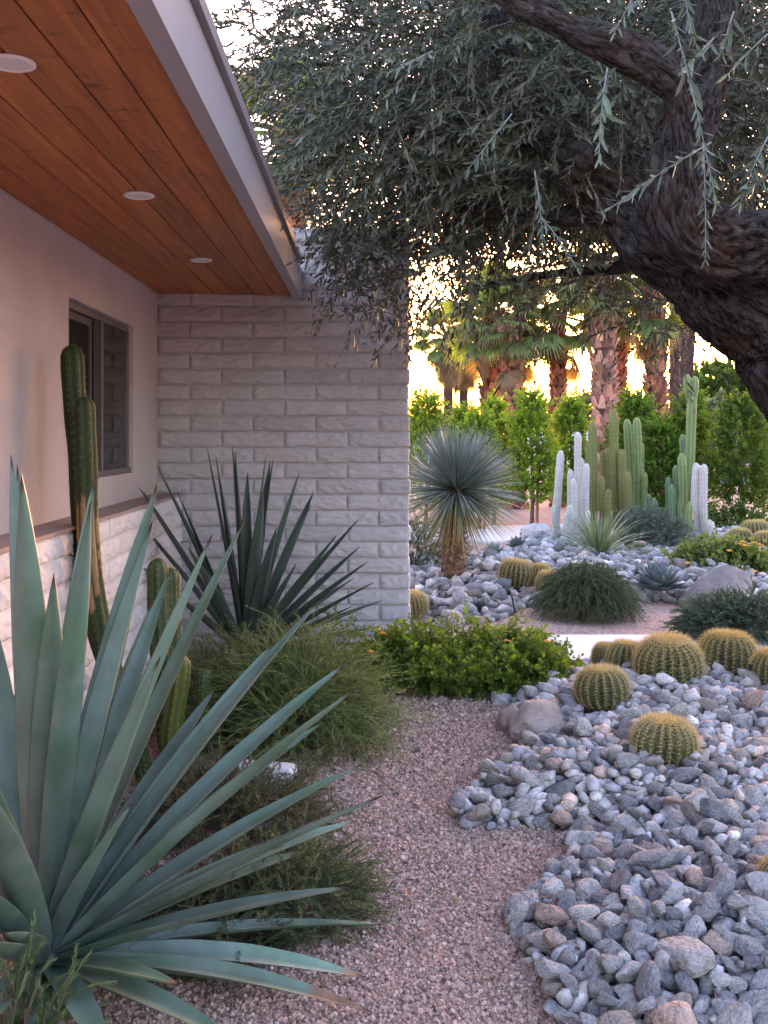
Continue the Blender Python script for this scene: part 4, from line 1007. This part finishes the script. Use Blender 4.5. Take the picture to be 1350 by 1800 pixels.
def flowers(parent, off, P, s=.03):
    for p in P:
        mb = MB()
        for k in range(9):
            a = k * 2.4; rr = s * .5 * math.sqrt(k / 9); ctr = p + np.array([rr * math.cos(a), rr * math.sin(a), s * .25 * (1 - k / 9)])
            q = 5; th = np.linspace(0, 2 * PI, q, endpoint=False) + k
            V = np.concatenate([[ctr + np.array([0, 0, s * .12])], ctr + s * .3 * np.stack([np.cos(th), np.sin(th), np.zeros(q)], -1)])
            mb.add(V, np.array([(0, 1 + i, 1 + (i + 1) % q) for i in range(q)]))
        obj('flower', mb.mesh('flower', off=off), M['petal'], parent)
lan = dict(K=8, per=2, leaf=(.034, .021), ang=1.05, twig_r=.0018, droop=.15, bend=.3, fold=.2, curl=.12, wide=.5, twig_col=(.12, .13, .05))
def lantana():
    t = thing('lantana_shrub', 'leafy green lantana with orange blooms spreading before the pale path', 'shrub', (.45, 5.75, 0))
    mb = MB(); n = 1500
    u = rng.uniform(-1, 1, (n, 2)); u = u[(u ** 2).sum(1) < 1]; n = len(u)
    cx = .52 + u[:, 0] * .60; cy = 5.82 + u[:, 1] * .38; env = np.sqrt(np.clip(1 - (u ** 2).sum(1), 0, 1))
    z = env * (.20 + .07 * np.sin(cx * 9)) * rng.uniform(.2, 1, n)
    P = np.stack([cx, cy, z + .01], -1); D = np.stack([u[:, 0] * .7, u[:, 1] * .7, np.full(n, .55)], -1) + rng.normal(0, .35, (n, 3))
    sprays(mb, P, D, rng.uniform(.09, .2, n), col=(.065, .125, .022), tip_col=(.16, .22, .035), colv=.3, **lan)
    # long runners reaching over the path
    m = 34; ux = rng.uniform(-.4, .85, m); P = np.stack([ux, rng.uniform(5.75, 6.2, m), np.full(m, .18)], -1)
    D = np.stack([rng.normal(.25, .5, m), rng.normal(0, .4, m), np.full(m, .8)], -1)
    sprays(mb, P, D, rng.uniform(.2, .34, m), col=(.09, .15, .025), tip_col=(.18, .24, .04), colv=.25, **dict(lan, droop=.35))
    obj('foliage', mb.mesh('foliage', off=(.45, 5.75, 0)), M['leaf'], t)
    fl = [W(*p) for p in ((961, 1128, 5.65), (889, 1127, 5.7), (1005, 1174, 5.55), (664, 1108, 5.75), (650, 1146, 5.4), (672, 1114, 5.7))]
    flowers(t, (.45, 5.75, 0), fl, .034)
lantana()
def marigold():
    c = G(1290, 1030); c = np.array([c[0], c[1] + .35, 0])
    t = thing('lantana_shrub', 'olive green lantana with yellow orange blooms behind the wide boulder', 'shrub', c)
    mb = MB(); n = 700; u = ball(n); u[:, 2] = np.abs(u[:, 2]); P = c + u * np.array([.58, .4, .34]) * .85
    D = u + rng.normal(0, .3, (n, 3)) + np.array([0, 0, .4])
    sprays(mb, P, D, rng.uniform(.1, .24, n), col=(.085, .125, .035), tip_col=(.17, .2, .06), colv=.3, **dict(lan, leaf=(.05, .03), K=6))
    obj('foliage', mb.mesh('foliage', off=c), M['leaf'], t)
    fl = [W(px, py, d) for px, py, d in ((1282, 969, 9.4), (1306, 953, 9.6), (1310, 960, 9.5), (1325, 955, 9.6), (1208, 991, 9.3), (1326, 1005, 9.2), (1276, 950, 9.9), (1335, 958, 9.6), (1348, 1042, 9.0), (1303, 957, 9.6))]
    flowers(t, c, fl, .05)
marigold()

# ------------------------------------------------------------------ yuccas
def strap_leaves(mb, P, D, L, wd, C, droop, st=5):
    n = len(P); t = np.linspace(0, 1, st)[None, :, None]; D = nrm(D)
    pos = P[:, None] + D[:, None] * L[:, None, None] * t + np.array([0, 0, -1.]) * (droop * L)[:, None, None] * t ** 2
    T = nrm(np.gradient(pos, axis=1)); Sd = nrm(np.cross(T, np.array([0, 0, 1.]) + rng.normal(0, .4, (n, 1, 3))))
    w = (wd * np.array([.7, 1, .8, .5, .05])[:st])[None, :, None]
    V = np.stack([pos - Sd * w, pos + Sd * w], 2).reshape(-1, 3)
    b = (np.arange(n) * st * 2)[:, None] + (np.arange(st - 1) * 2)[None]
    Q = np.stack([b, b + 1, b + 3, b + 2], -1).reshape(-1, 4); mb.add(V, Q, np.repeat(C, st * 2, 0))
def yucca():
    d = 9.4; base = G(797, 1034); base[2] = 0; base[1] = d
    t = thing('yucca_tree', 'blue yucca with a spherical spiky crown on a shaggy trunk', 'yucca', base)
    c = W(803, 862, d); top = c.copy()
    pts = smooth_path([base + np.array([0, 0, -.02]), base + np.array([.0, 0, .25]), base + np.array([.01, 0, .55]), top], 40)
    rr = np.interp(np.linspace(0, 1, 40), [0, .12, .5, 1], [.115, .10, .10, .07])
    V, Fs, E = sweep(pts, rr, 24, lambda th, i: 1 + .05 * np.sin(3 * th + i * .9) + rng.normal(0, .03, 24))
    obj('trunk', MB().add(V, Fs, jit_col((.17, .09, .06), len(V), .35)).mesh('trunk', smooth=True, off=base), M['palm_bark'], t)
    # clasping dry leaf bases on the trunk
    mb = MB(); n = 800; h = rng.uniform(0, 1, n) ** 1.1; az = rng.uniform(0, 2 * PI, n); ii = (h * 39).astype(int)
    P = pts[ii] + np.stack([np.cos(az), np.sin(az), np.zeros(n)], -1) * rr[ii][:, None]
    D = np.stack([np.cos(az + 1.0) * .8, np.sin(az + 1.0) * .8, rng.choice([-.5, .5], n)], -1)
    strap_leaves(mb, P, D, np.full(n, .075), .006, jit_col((.28, .17, .11), n, .4), np.zeros(n)); 
    obj('leaf_bases', mb.mesh('leaf_bases', off=base), M['palm_bark'], t)
    mb = MB(); n = 1500; D = nrm(rng.normal(0, 1, (n, 3)) + np.array([0, 0, .28])); D = D[D[:, 2] > -.72]; n = len(D)
    L = rng.uniform(.52, .64, n); low = np.clip((-.05 - D[:, 2]) / .5, 0, 1)[:, None]
    C = jit_col((.16, .225, .205), n, .16) * (1 - low) + jit_col((.16, .19, .085), n, .15) * low
    strap_leaves(mb, c + D * .05, D, L, .0062, C, np.where(D[:, 2] < .1, .12, .02)); obj('crown', mb.mesh('crown', off=base), M['agave_dark'], t)
    mb = MB(); n = 90; az = rng.uniform(0, 2 * PI, n); D = np.stack([np.cos(az) * .45, np.sin(az) * .45, np.full(n, -.8)], -1) + rng.normal(0, .1, (n, 3))
    strap_leaves(mb, c + D * .06, D, rng.uniform(.45, .68, n), .006, jit_col((.30, .22, .08), n, .2), np.full(n, .1)); obj('dry_skirt', mb.mesh('dry_skirt', off=base), M['leaf_thin'], t)
yucca()
def sotol():
    base = G(1052, 995); base[1] = 10.9; base[0] = (1052 - 650) / F * 10.9; base[2] = .06
    t = thing('sotol_plant', 'spiky grey green sotol fanning out above the round rosemary', 'yucca', base); mb = MB(); n = 330
    az = rng.uniform(0, 2 * PI, n); el = rng.uniform(.15, 1.4, n); D = np.stack([np.cos(az) * np.cos(el), np.sin(az) * np.cos(el), np.sin(el)], -1)
    L = rng.uniform(.6, .95, n); right = (D[:, 0] > .3)[:, None]
    C = np.where(right & (rng.uniform(0, 1, (n, 1)) < .5), jit_col((.36, .31, .2), n, .2), jit_col((.15, .20, .13), n, .2))
    strap_leaves(mb, base + D * .03, D, L, .006, C, np.full(n, .35)); obj('leaves', mb.mesh('leaves', off=base), M['leaf_thin'], t)
sotol()

# ------------------------------------------------------------------ columnar hedge trees
def hedge_tree(label, px, top, d, wpx, bot=.12, n=520, col=(.06, .12, .022), stake=False):
    base = np.array([(px - 650) / F * d, d, 0]); h = W(px, top, d)[2]; w = wpx * (.74 if px < 1060 else .9) / F * d / 2
    t = thing('columnar_tree', label, 'tree', base, 'columnar hedge trees behind the cacti')
    pts = smooth_path([base, base + np.array([.02, 0, h * .35]), base + np.array([-.02, .01, h * .85])], 14)
    V, Fs, E = sweep(pts, np.linspace(.035, .012, 14), 7); obj('trunk', MB().add(V, Fs).mesh('trunk', smooth=True, off=base), M['bark_plain'], t)
    mb = MB(); f = rng.uniform(0, 1, n) ** .9; z = bot * h + f * (1 - bot) * h * .94
    prof = np.interp(f, [0, .15, .45, .8, 1], [.55, .95, 1, .7, .18]) * w
    az = rng.uniform(0, 2 * PI, n); rr = prof * np.sqrt(rng.uniform(.1, 1, n)) * .85 * (1 + .25 * np.sin(az * 3 + z * 5 + px))
    P = base + np.stack([rr * np.cos(az), rr * np.sin(az), z], -1)
    D = np.stack([np.cos(az) * .6, np.sin(az) * .6, np.full(n, .75)], -1) + rng.normal(0, .3, (n, 3))
    sprays(mb, P, D, rng.uniform(.14, .30, n), K=7, per=2, kind='needle', leaf=(.066, .036), ang=.85, col=col, tip_col=tuple(np.array(col) * np.array([2.3, 1.8, 1.4])), twig_r=0, droop=.05, bend=.2, fold=.25, curl=.1, colv=.3)
    obj('crown', mb.mesh('crown', off=base), M['leaf'], t)
    if stake:
        V, Fs, E = sweep([base + np.array([.07, -.06, -.02]), base + np.array([.09, -.06, h * .8])], [.022, .022], 8)
        obj('stake', MB().add(V, Fs).mesh('stake', off=base), pmat('stake_wood', (.30, .13, .07), .9, .2, 20), t)
gA, gB, gC = (.10, .19, .022), (.055, .125, .018), (.12, .20, .025)
hedge_tree('bushy light green tree beside the block wall edge', 748, 695, 15.5, 95, col=gC)
hedge_tree('slim hedge tree behind the yucca crown, left one', 815, 722, 16.5, 70, col=gA)
hedge_tree('short hedge tree on a stake behind the yucca crown', 842, 732, 15.0, 60, col=gC, stake=True)
hedge_tree('light green hedge tree before the thick paired palm trunks', 868, 704, 16.0, 66, col=gC)
hedge_tree('staked airy columnar tree beside the far pale slab', 934, 692, 14.6, 84, bot=.2, n=460, col=gA, stake=True)
hedge_tree('pale green columnar tree behind the white torch cactus', 1004, 705, 16.2, 76, col=gA)
hedge_tree('dense dark hedge tree behind the golden green cactus columns', 1118, 690, 15.8, 105, bot=.03, n=700, col=gB)
hedge_tree('dark hedge tree filling the gap left of the two headed cactus', 1160, 745, 15.2, 80, bot=.03, n=500, col=gB)
hedge_tree('broad dense hedge tree behind the two headed cactus', 1212, 694, 15.4, 92, bot=.03, n=700, col=gB)
hedge_tree('airy columnar tree with bare lower trunk below the olive limb', 1302, 700, 14.6, 105, bot=.2, n=620, col=(.05, .10, .018))
hedge_tree('dark columnar tree at the right edge under the olive trunk', 1368, 745, 15.4, 90, n=500, col=gB)
shrub('low_hedge', 'low dark green shrub at the foot of the airy columnar tree', 'shrub', (*W(1290, 930, 14.2)[:2], .05), (.55, .4, .35), 260, M['leaf'], kind='leaf', col=(.05, .10, .02), tip_col=(.1, .17, .03), ln=.2, up=.4, **dict(lan, leaf=(.06, .03), K=6))

# ------------------------------------------------------------------ fan palms
def frond_mesh(seed, dead=False):
    r_ = np.random.default_rng(seed); mb = MB(); pl = .75
    pet = np.stack([np.linspace(0, pl, 8), np.zeros(8), -.06 * np.linspace(0, 1, 8) ** 2], -1)
    V, Fs, E = sweep(pet, np.linspace(.022, .012, 8), 5); mb.add(V, Fs, (.13, .10, .035) if not dead else (.22, .13, .08))
    hub = pet[-1]; n = 34
    for k in range(n):
        a = (k / (n - 1) - .5) * math.radians(235); L = (.72 - .16 * abs(a) / 2) * r_.uniform(.93, 1.05); fold = .018 if k % 2 else -.018
        dirv = np.array([math.cos(a), math.sin(a), 0]); sd = np.array([-math.sin(a), math.cos(a), 0]); st = [0.02, .3, .58, .8, 1.0]
        w = [.004, .019, .021, .011, .001]; dz = [0, -.01, -.05, -.17 - r_.uniform(0, .1), -.42 - r_.uniform(0, .2)]
        if dead: dz = [0, -.08, -.2, -.34, -.5]; w = [v * .7 for v in w]
        P = [hub + dirv * s * L * (1 - .12 * s) + np.array([0, 0, z * L * .75]) for s, z in zip(st, dz)]
        V = []
        for p, wi in zip(P, w): V += [p - sd * wi * L * 1.9 + np.array([0, 0, fold * wi * 30]), p + sd * wi * L * 1.9 - np.array([0, 0, fold * wi * 30])]
        Q = np.array([(2 * i, 2 * i + 1, 2 * i + 3, 2 * i + 2) for i in range(4)])
        c0 = np.array([.12, .19, .065]) if not dead else np.array([.28, .18, .10])
        C = np.repeat(np.stack([c0, c0 * 1.05, c0 * 1.15, np.array([.16, .16, .07]), np.array([.26, .20, .11])]) if not dead else np.tile(c0, (5, 1)), 2, 0) * math.exp(r_.normal(0, .12))
        mb.add(V, Q, C)
    return mb.mesh('frond')
FR = [frond_mesh(i) for i in range(4)]; FD = [frond_mesh(20 + i, True) for i in range(2)]
def palm(label, px, d, rpx, crown_y, lean=0., nf=30, dead=26, boots=True, fs=.86, base_px=None, bark=(.36, .14, .09)):
    base = np.array([((base_px or px) - 650) / F * d, d, 0]); top = W(px, crown_y, d); r = rpx / F * d
    t = thing('fan_palm', label, 'palm', base, 'fan palms at the end of the garden')
    pts = smooth_path([base + np.array([0, 0, -.05]), base * .6 + top * .4 + np.array([lean, 0, 0]), top], 50)
    V, Fs, E = sweep(pts, np.interp(np.linspace(0, 1, 50), [0, .1, .7, 1], [1.1, .95, .95, .8]) * r * .86, 14, lambda th, i: 1 + .05 * np.sin(5 * th + i * 1.3))
    obj('trunk', MB().add(V, Fs, jit_col(np.array(bark) * .25, len(V), .25)).mesh('trunk', smooth=True, off=base), M['palm_bark'], t)  # core coloured far darker than the bark, painting shade between leaf bases
    if boots:
        mb = MB(); hgt = np.linalg.norm(top - base); rows = int(hgt / (.34 * r + .03)); per = 9
        for i in range(rows):
            f = (i + .5) / rows; ii = min(49, int(f * 49)); c = pts[ii]
            for k in range(per):
                a = 2 * PI * (k + .5 * (i % 2)) / per + random.gauss(0, .12); o = np.array([math.cos(a), math.sin(a), 0]); s = np.array([-math.sin(a), math.cos(a), 0])
                rr = r * .84; h = r * random.uniform(.6, 1.0); w0 = r * .36; w1 = r * random.uniform(.08, .18); out = r * random.uniform(.22, .5); lean_s = random.choice((-1, 1)) * r * random.uniform(.05, .28)
                b = c + o * rr + np.array([0, 0, random.gauss(0, .02)])
                e = c + o * (rr + out) + np.array([0, 0, h]) + s * lean_s
                Vb = [b - s * w0, b + s * w0, e + s * w1, e - s * w1, b - s * w0 - o * .03, b + s * w0 - o * .03, e + s * w1 - o * .05 * r / .2, e - s * w1 - o * .05 * r / .2]
                mb.add(Vb, np.array([(0, 1, 2, 3), (3, 2, 6, 7), (0, 3, 7, 4), (1, 5, 6, 2)]), jit_col(np.array(bark) * random.choice((.6, .8, 1.0, 1.2, 1.6)), 1, .2)[0])
        o_ = obj('leaf_bases', mb.mesh('leaf_bases', off=base), M['palm_bark'], t); o_['kind'] = 'stuff'
    rel = top - base
    for k in range(nf + dead):
        dd = k >= nf; az = k * 2.4 + random.gauss(0, .2)
        el = (1.25 - 2.1 * ((k + .5) / nf) + random.gauss(0, .1)) if not dd else random.uniform(-1.45, -.9)
        o = obj('frond', random.choice(FD if dd else FR), M['palm_leaf'], t, rel + np.array([0, 0, -.12 if not dd else -random.uniform(.15, .7)]))
        o.rotation_euler = (random.gauss(0, .35), -el, az); s = fs * random.uniform(.85, 1.15) * (1.0 if not dd else .85); o.scale = (s, s, s)
palm('thick fan palm with shaggy red trunk, left one of the close pair', 864, 20.5, 19, 545, nf=24, dead=4)
palm('thick fan palm with shaggy red trunk, right one of the close pair', 899, 19.5, 20, 560, base_px=903, nf=26, dead=4)
palm('slender red trunked fan palm between the close pair and the tallest trunk', 981, 20, 14, 545, nf=26, dead=4)
palm('tallest thick fan palm with pale criss crossed trunk', 1060, 19, 21, 455, nf=24, dead=6, base_px=1064, bark=(.40, .19, .14))
palm('dark trunked fan palm standing right behind the tallest one', 1087, 21.5, 15, 500, nf=22, dead=5)
palm('fan palm with red criss crossed trunk behind the dense hedge', 1150, 20, 19, 510, nf=24, dead=8, base_px=1155)
palm('smaller distant fan palm with a hanging skirt by the wall edge', 788, 30, 10, 585, nf=24, dead=40, boots=False, bark=(.26, .12, .1))
palm('smaller distant fan palm just right of the wall edge one', 815, 32, 9, 600, nf=22, dead=40, boots=False, bark=(.26, .12, .1))
palm('thin bare fan palm trunk left of the sunset gap', 1186, 27, 11, 400, nf=18, dead=8, boots=False, bark=(.34, .16, .13))
palm('thin bare fan palm trunk beside the sunset gap', 1202, 30, 8, 400, nf=18, dead=8, boots=False, bark=(.30, .14, .11))
palm('leaning palm trunk at the edge of the sunset gap', 1225, 28, 9, 420, lean=-.1, base_px=1212, nf=16, dead=8, boots=False, bark=(.28, .13, .1))
palm('fan palm rising beyond the roof behind the olive foliage', 505, 17, 18, 225, nf=34, dead=10, fs=1.1, base_px=560)

# distant trees
def far_tree(label, px, top, d, wpx, hpx, col, n=500, lf=.3):
    base = np.array([(px - 650) / F * d, d, 0]); z1 = W(px, top, d)[2]; rz = hpx / F * d / 2; rx = wpx / F * d / 2
    t = thing('round_tree', label, 'tree', base, 'distant trees')
    V, Fs, E = sweep([base, base + np.array([.1, 0, max(.5, z1 - rz)])], [.18, .1], 8); obj('trunk', MB().add(V, Fs).mesh('trunk', off=base), M['bark_plain'], t)
    c = base + np.array([0, 0, z1 - rz]); mb = MB(); u = ball(n, .4); lump = 1 + .22 * np.sin(u[:, :1] * 7 + px) * np.cos(u[:, 2:] * 6)
    P = c + u * np.array([rx, rx, rz]) * lump; P[:, 2] = np.maximum(P[:, 2], .2)
    sprays(mb, P, u + rng.normal(0, .5, (n, 3)) + np.array([0, 0, .3]), np.full(n, lf * 2.2), K=6, per=3, leaf=(lf, lf * .5), ang=.9, col=col, tip_col=tuple(np.array(col) * 1.6), twig_r=0, gold=True, colv=.3)
    obj('crown', mb.mesh('crown', off=base), M['leaf'], t)
far_tree('distant rounded dark tree below the sunset gap', 1290, 648, 42, 190, 130, (.05, .085, .02))
far_tree('distant rounded tree farther right under the trunk', 1400, 650, 44, 200, 130, (.05, .085, .02))
far_tree('hazy distant tree between the palm trunks', 1035, 700, 60, 130, 120, (.12, .12, .05))  # haze is painted in by a paler, yellower leaf colour
far_tree('hazy distant tree left of the slender palm', 950, 715, 62, 110, 100, (.12, .12, .05))  # same pale leaf colour, with the haze painted in
far_tree('grey green distant tree seen past the right hedge trees', 1256, 715, 34, 50, 90, (.10, .12, .08), 260, .22)
far_tree('low distant tree by the wall edge', 800, 742, 60, 200, 70, (.08, .1, .04))
far_tree('low distant tree behind the far palms', 1130, 712, 58, 160, 110, (.09, .1, .04))

# garden wall and pool far behind
pw_ = obj('perimeter_wall', MB().box((-12, 48, 0), (30, 48.25, 1.5)).box((-12, 47.97, 1.5), (30, 48.28, 1.58)).mesh('perimeter_wall'), M['white_wall'])
tag(pw_, 'long pale perimeter wall beyond the hedge trees', 'wall')
pool = obj('pool_water', MB().box((9.5, 30, -.1), (14.5, 39, .02)).mesh('pool_water'), M['pool']); tag(pool, kind='structure')

# ------------------------------------------------------------------ black garden lights
def garden_light(px, py, z, h, label, lean=0.):
    c = G(px, py, z); t = thing('garden_light', label, 'lamp', c, 'black garden spike lights')
    V, Fs, E = sweep([(0, 0, -.05), (lean * .5, 0, h * .55), (lean, 0, h * .72)], [.006, .006, .006], 8); obj('stake', MB().add(V, Fs).mesh('stake', smooth=True), M['black_metal'], t)
    V, Fs, E = sweep([(lean, 0, h * .7), (lean * 1.05, 0, h * .72), (lean * 1.3, 0, h * .98), (lean * 1.3, 0, h)], [.012, .018, .018, .016], 12); obj('lamp_head', MB().add(V, Fs).mesh('lamp_head', smooth=True), M['black_metal'], t)
garden_light(1278, 1196, .09, .14, 'black spike light in front of the barrel below the rosemary', -.03)
garden_light(1322, 1212, .09, .13, 'black spike light between the two rightmost barrels', 0)
garden_light(1200, 1205, .09, .07, 'short black spike light at the foot of the largest barrel', .01)
garden_light(905, 1066, .08, .13, 'black spike light leaning among the stones below the yucca', -.04)

# ------------------------------------------------------------------ olive tree
def bark_limb(name, pts, parent, off, n, sides=36, amp=.10, ridg=1.0, seed=0):
    A = smooth_path([np.concatenate([W(a, b, c) if len(p) == 4 else np.array(p[:3]), [p[-1]]]) for p in pts for a, b, c in [p[:3]]], n)
    o = Vector((seed * 3.3, seed * 5.1, 0)); L = np.concatenate([[0], np.cumsum(np.linalg.norm(np.diff(A[:, :3], axis=0), axis=1))])
    def prof(th, i):
        r = A[i, 3]; out = []; k = min(1.0, r / .12)
        for t in th:
            tw = t + L[i] * .8; q = Vector((math.cos(tw) * r, math.sin(tw) * r, L[i])) + o
            w = mnoise.noise_vector(q * 7) * .035; q2 = q + w
            c1 = abs(mnoise.noise(Vector((q2.x * 16, q2.y * 16, q2.z * 4.2)))); c2 = abs(mnoise.noise(Vector((q2.x * 34, q2.y * 34, q2.z * 11)) + o))
            big = mnoise.noise(q * 3.2) * .05 + mnoise.noise(q * 8) * .02
            fl = mnoise.noise(q * 45) * .004
            out.append(1 + (amp * 9 * k * (big - .022 * ridg * math.exp(-(c1 / .11) ** 2) - .009 * ridg * math.exp(-(c2 / .12) ** 2) + fl)) / r)
        return np.array(out)
    V, Fs, E = sweep(A[:, :3], A[:, 3], sides, prof)
    return obj(name, MB().add(V, Fs, None, E).mesh(name, smooth=True, off=off), M['olive_bark'], parent)
def olive():
    base = np.array([2.62, 4.45, .05]); t = thing('olive_tree', 'old gnarled olive tree arching over the garden with silvery foliage', 'tree', base)
    bark_limb('trunk', [(2.62, 4.45, -.05, 0, .44), (2.56, 4.42, .35, 0, .36), (1600, 860, 4.35, .33), (1450, 655, 4.3, .31), (1378, 556, 4.3, .285), (1274, 486, 4.3, .235), (1166, 424, 4.35, .18), (1096, 364, 4.4, .145),
                        (1010, 290, 4.5, .11), (940, 210, 4.6, .08), (890, 110, 4.7, .06), (850, -60, 4.8, .04)], t, base, 320, 130, .11, 1.1, 1)
    bark_limb('limb', [(1500, 640, 4.25, .2), (1420, 480, 4.05, .16), (1340, 440, 3.95, .135), (1250, 432, 3.9, .125), (1196, 395, 3.88, .115), (1192, 310, 3.9, .11), (1214, 200, 3.95, .11), (1240, 90, 4.0, .115), (1250, -60, 4.1, .10), (1260, -300, 4.2, .07)], t, base, 260, 96, .11, 1.1, 2)
    bark_limb('limb', [(1222, 380, 3.86, .06), (1212, 300, 3.78, .058), (1204, 220, 3.74, .06), (1190, 160, 3.72, .066), (1150, 118, 3.7, .068), (1085, 86, 3.7, .064), (1000, 48, 3.7, .06), (920, 8, 3.75, .055), (850, -40, 3.8, .05), (700, -140, 4.1, .035)], t, base, 190, 60, .10, .75, 3)
    bark_limb('limb', [(1096, 364, 4.4, .07), (960, 380, 4.7, .045), (820, 360, 5.0, .032), (690, 300, 5.3, .02), (580, 260, 5.5, .012)], t, base, 60, 12, .06, .5, 4)
    bark_limb('limb', [(1010, 290, 4.5, .06), (860, 200, 4.8, .04), (740, 150, 5.1, .028), (600, 120, 5.5, .018), (480, 90, 5.8, .01)], t, base, 60, 12, .06, .5, 5)
    bark_limb('limb', [(1166, 424, 4.35, .06), (1090, 470, 4.9, .035), (980, 480, 5.2, .022), (860, 500, 5.3, .014)], t, base, 50, 12, .06, .5, 6)
    CL = [(760, 150, 5.1, 260, 220, 1.0, 520), (640, 305, 5.3, 150, 125, .7, 300), (980, 170, 5.0, 250, 205, .9, 600), (900, 330, 5.1, 200, 90, .7, 380), (620, 110, 5.6, 170, 170, .7, 300), (1260, 150, 5.4, 190, 260, .8, 420),
          (470, 70, 5.8, 95, 110, .5, 85), (575, 400, 5.75, 60, 55, .25, 60), (645, 450, 5.6, 90, 55, .3, 48), (790, 485, 5.1, 110, 45, .4, 55), (1070, 475, 5.5, 110, 55, .5, 55), (1170, 540, 5.6, 55, 45, .4, 40), (980, 490, 5.2, 90, 40, .4, 26),
          (900, -260, 5.2, 520, 230, 1.2, 420), (980, 220, 6.3, 280, 180, .6, 440), (760, 280, 6.1, 180, 180, .4, 300), (1450, 200, 5.0, 200, 300, 1.0, 160), (700, 545, 5.7, 30, 14, .2, 12), (1260, 230, 6.7, 230, 230, .6, 520), (1340, 60, 5.8, 160, 170, .5, 260), (1100, 60, 6.6, 250, 170, .6, 380), (850, 60, 6.5, 250, 170, .5, 260), (1120, 300, 6.0, 150, 105, .5, 180), (960, 210, 7.4, 230, 160, .5, 380), (1200, 200, 7.6, 230, 230, .5, 420), (880, 60, 7.4, 160, 160, .4, 240)]
    BK = [(900, 180, 6.9, 260, 190, .4, 480), (1150, 120, 6.9, 260, 200, .4, 480), (1280, 280, 7.2, 200, 170, .4, 420), (820, 330, 6.6, 150, 75, .3, 200), (1000, 330, 6.6, 170, 65, .3, 240), (720, 120, 6.2, 150, 200, .2, 260), (980, 20, 7.2, 420, 160, .4, 420)]
    mb = MB()
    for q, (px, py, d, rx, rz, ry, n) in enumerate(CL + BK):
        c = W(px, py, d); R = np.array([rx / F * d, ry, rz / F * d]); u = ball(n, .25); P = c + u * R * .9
        D = u * np.array([1, .8, .7]) + rng.normal(0, .5, (n, 3)) + np.array([-.25, -.1, -.15])
        L = rng.uniform(.22, .45, n)
        tipx = P + nrm(D) * L[:, None]
        ok = (P[:, 1] < 6.35) | (P[:, 0] > .4); ok &= (tipx[:, 1] < 6.45) | (tipx[:, 0] > .4)
        ok &= ~((tipx[:, 0] < -.36) & (tipx[:, 2] < 2.62)) & ~((P[:, 0] < -.36) & (P[:, 2] < 2.62))
        P, D, L = P[ok], D[ok], L[ok]
        bk = q >= len(CL) or d > 5.95  # rear leaves get darker colours, painting shade into the crown's core
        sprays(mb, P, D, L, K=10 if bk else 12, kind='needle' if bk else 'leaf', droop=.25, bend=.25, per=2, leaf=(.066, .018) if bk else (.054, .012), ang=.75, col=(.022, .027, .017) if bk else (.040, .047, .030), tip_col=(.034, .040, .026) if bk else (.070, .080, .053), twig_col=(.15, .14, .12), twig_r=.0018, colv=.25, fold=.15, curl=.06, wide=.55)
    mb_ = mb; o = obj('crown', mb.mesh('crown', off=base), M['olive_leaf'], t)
    # near sprigs hanging from the limbs
    SP = [((1068, 120, 2.7), (1042, 262, 2.55), .055), ((1180, 20, 2.75), (1260, 330, 2.6), .05), ((1250, 250, 2.8), (1078, 362, 2.75), .055), ((1236, 250, 2.75), (1246, 432, 2.7), .045), ((1200, -20, 2.8), (1215, 65, 2.75), .055), ((1290, 20, 2.8), (1268, 90, 2.75), .055),
          ((1262, 60, 2.8), (1210, 118, 2.7), .06), ((1350, 240, 2.8), (1300, 340, 2.75), .05), ((1360, 300, 2.8), (1318, 330, 2.75), .05), ((950, 380, 3.3), (1015, 460, 3.2), .045), ((900, 200, 3.2), (830, 300, 3.1), .045),
          ((760, 90, 3.4), (690, 130, 3.3), .05), ((940, 300, 3.2), (960, 420, 3.1), .045), ((1120, -20, 3.0), (1090, 50, 2.9), .05), ((1350, 60, 2.7), (1290, 120, 2.65), .055)]
    for a, b, lf in SP:
        p, q = W(*a), W(*b); mb = MB(); L = np.linalg.norm(q - p); K = max(8, int(L / .021))
        sprays(mb, p[None], (q - p)[None] + np.array([[0, 0, .08 * L]]), np.array([L]), K=K, droop=.1, bend=.06, per=2, leaf=(lf * .95, lf * .21), ang=.8, col=(.048, .078, .062), tip_col=(.085, .125, .075), twig_col=(.2, .19, .17), twig_r=.0025, colv=.15, fold=.2, curl=.06, wide=.6, lenvar=.25)
        obj('sprig', mb.mesh('sprig', off=base), M['olive_leaf'], t)
olive()
for o in list(bpy.data.objects):
    if o.type == 'MESH' and len(o.data.materials) == 0: print('no material', o.name)
print('TRIS', sum(len(m.loop_triangles) if m.calc_loop_triangles() is None else 0 for m in bpy.data.meshes))

# fallen leaves on the gravel and the stones
def litter():
    n = 260; P = np.stack([rng.uniform(-.5, 1.5, n), rng.uniform(2.5, 5.2, n)], -1)
    z = np.where(in_poly(P, near_poly), near_h(P) + .055, .011); P = np.concatenate([P, z[:, None]], 1)
    a = rng.uniform(0, 2 * PI, n); D = np.stack([np.cos(a), np.sin(a), rng.normal(0, .15, n)], -1); Nn = np.array([0, 0, 1.]) + rng.normal(0, .3, (n, 3))
    mb = MB(); leaf_batch(mb, P, D, Nn, rng.uniform(.018, .045, n), rng.uniform(.006, .011, n), jit_col((.20, .10, .05), n, .4), .3, .15, .55)
    tag(obj('leaf_litter', mb.mesh('leaf_litter'), M['leaf_thin']), 'dry brown olive leaves scattered over gravel and stones', 'leaves', kind='stuff')
litter()
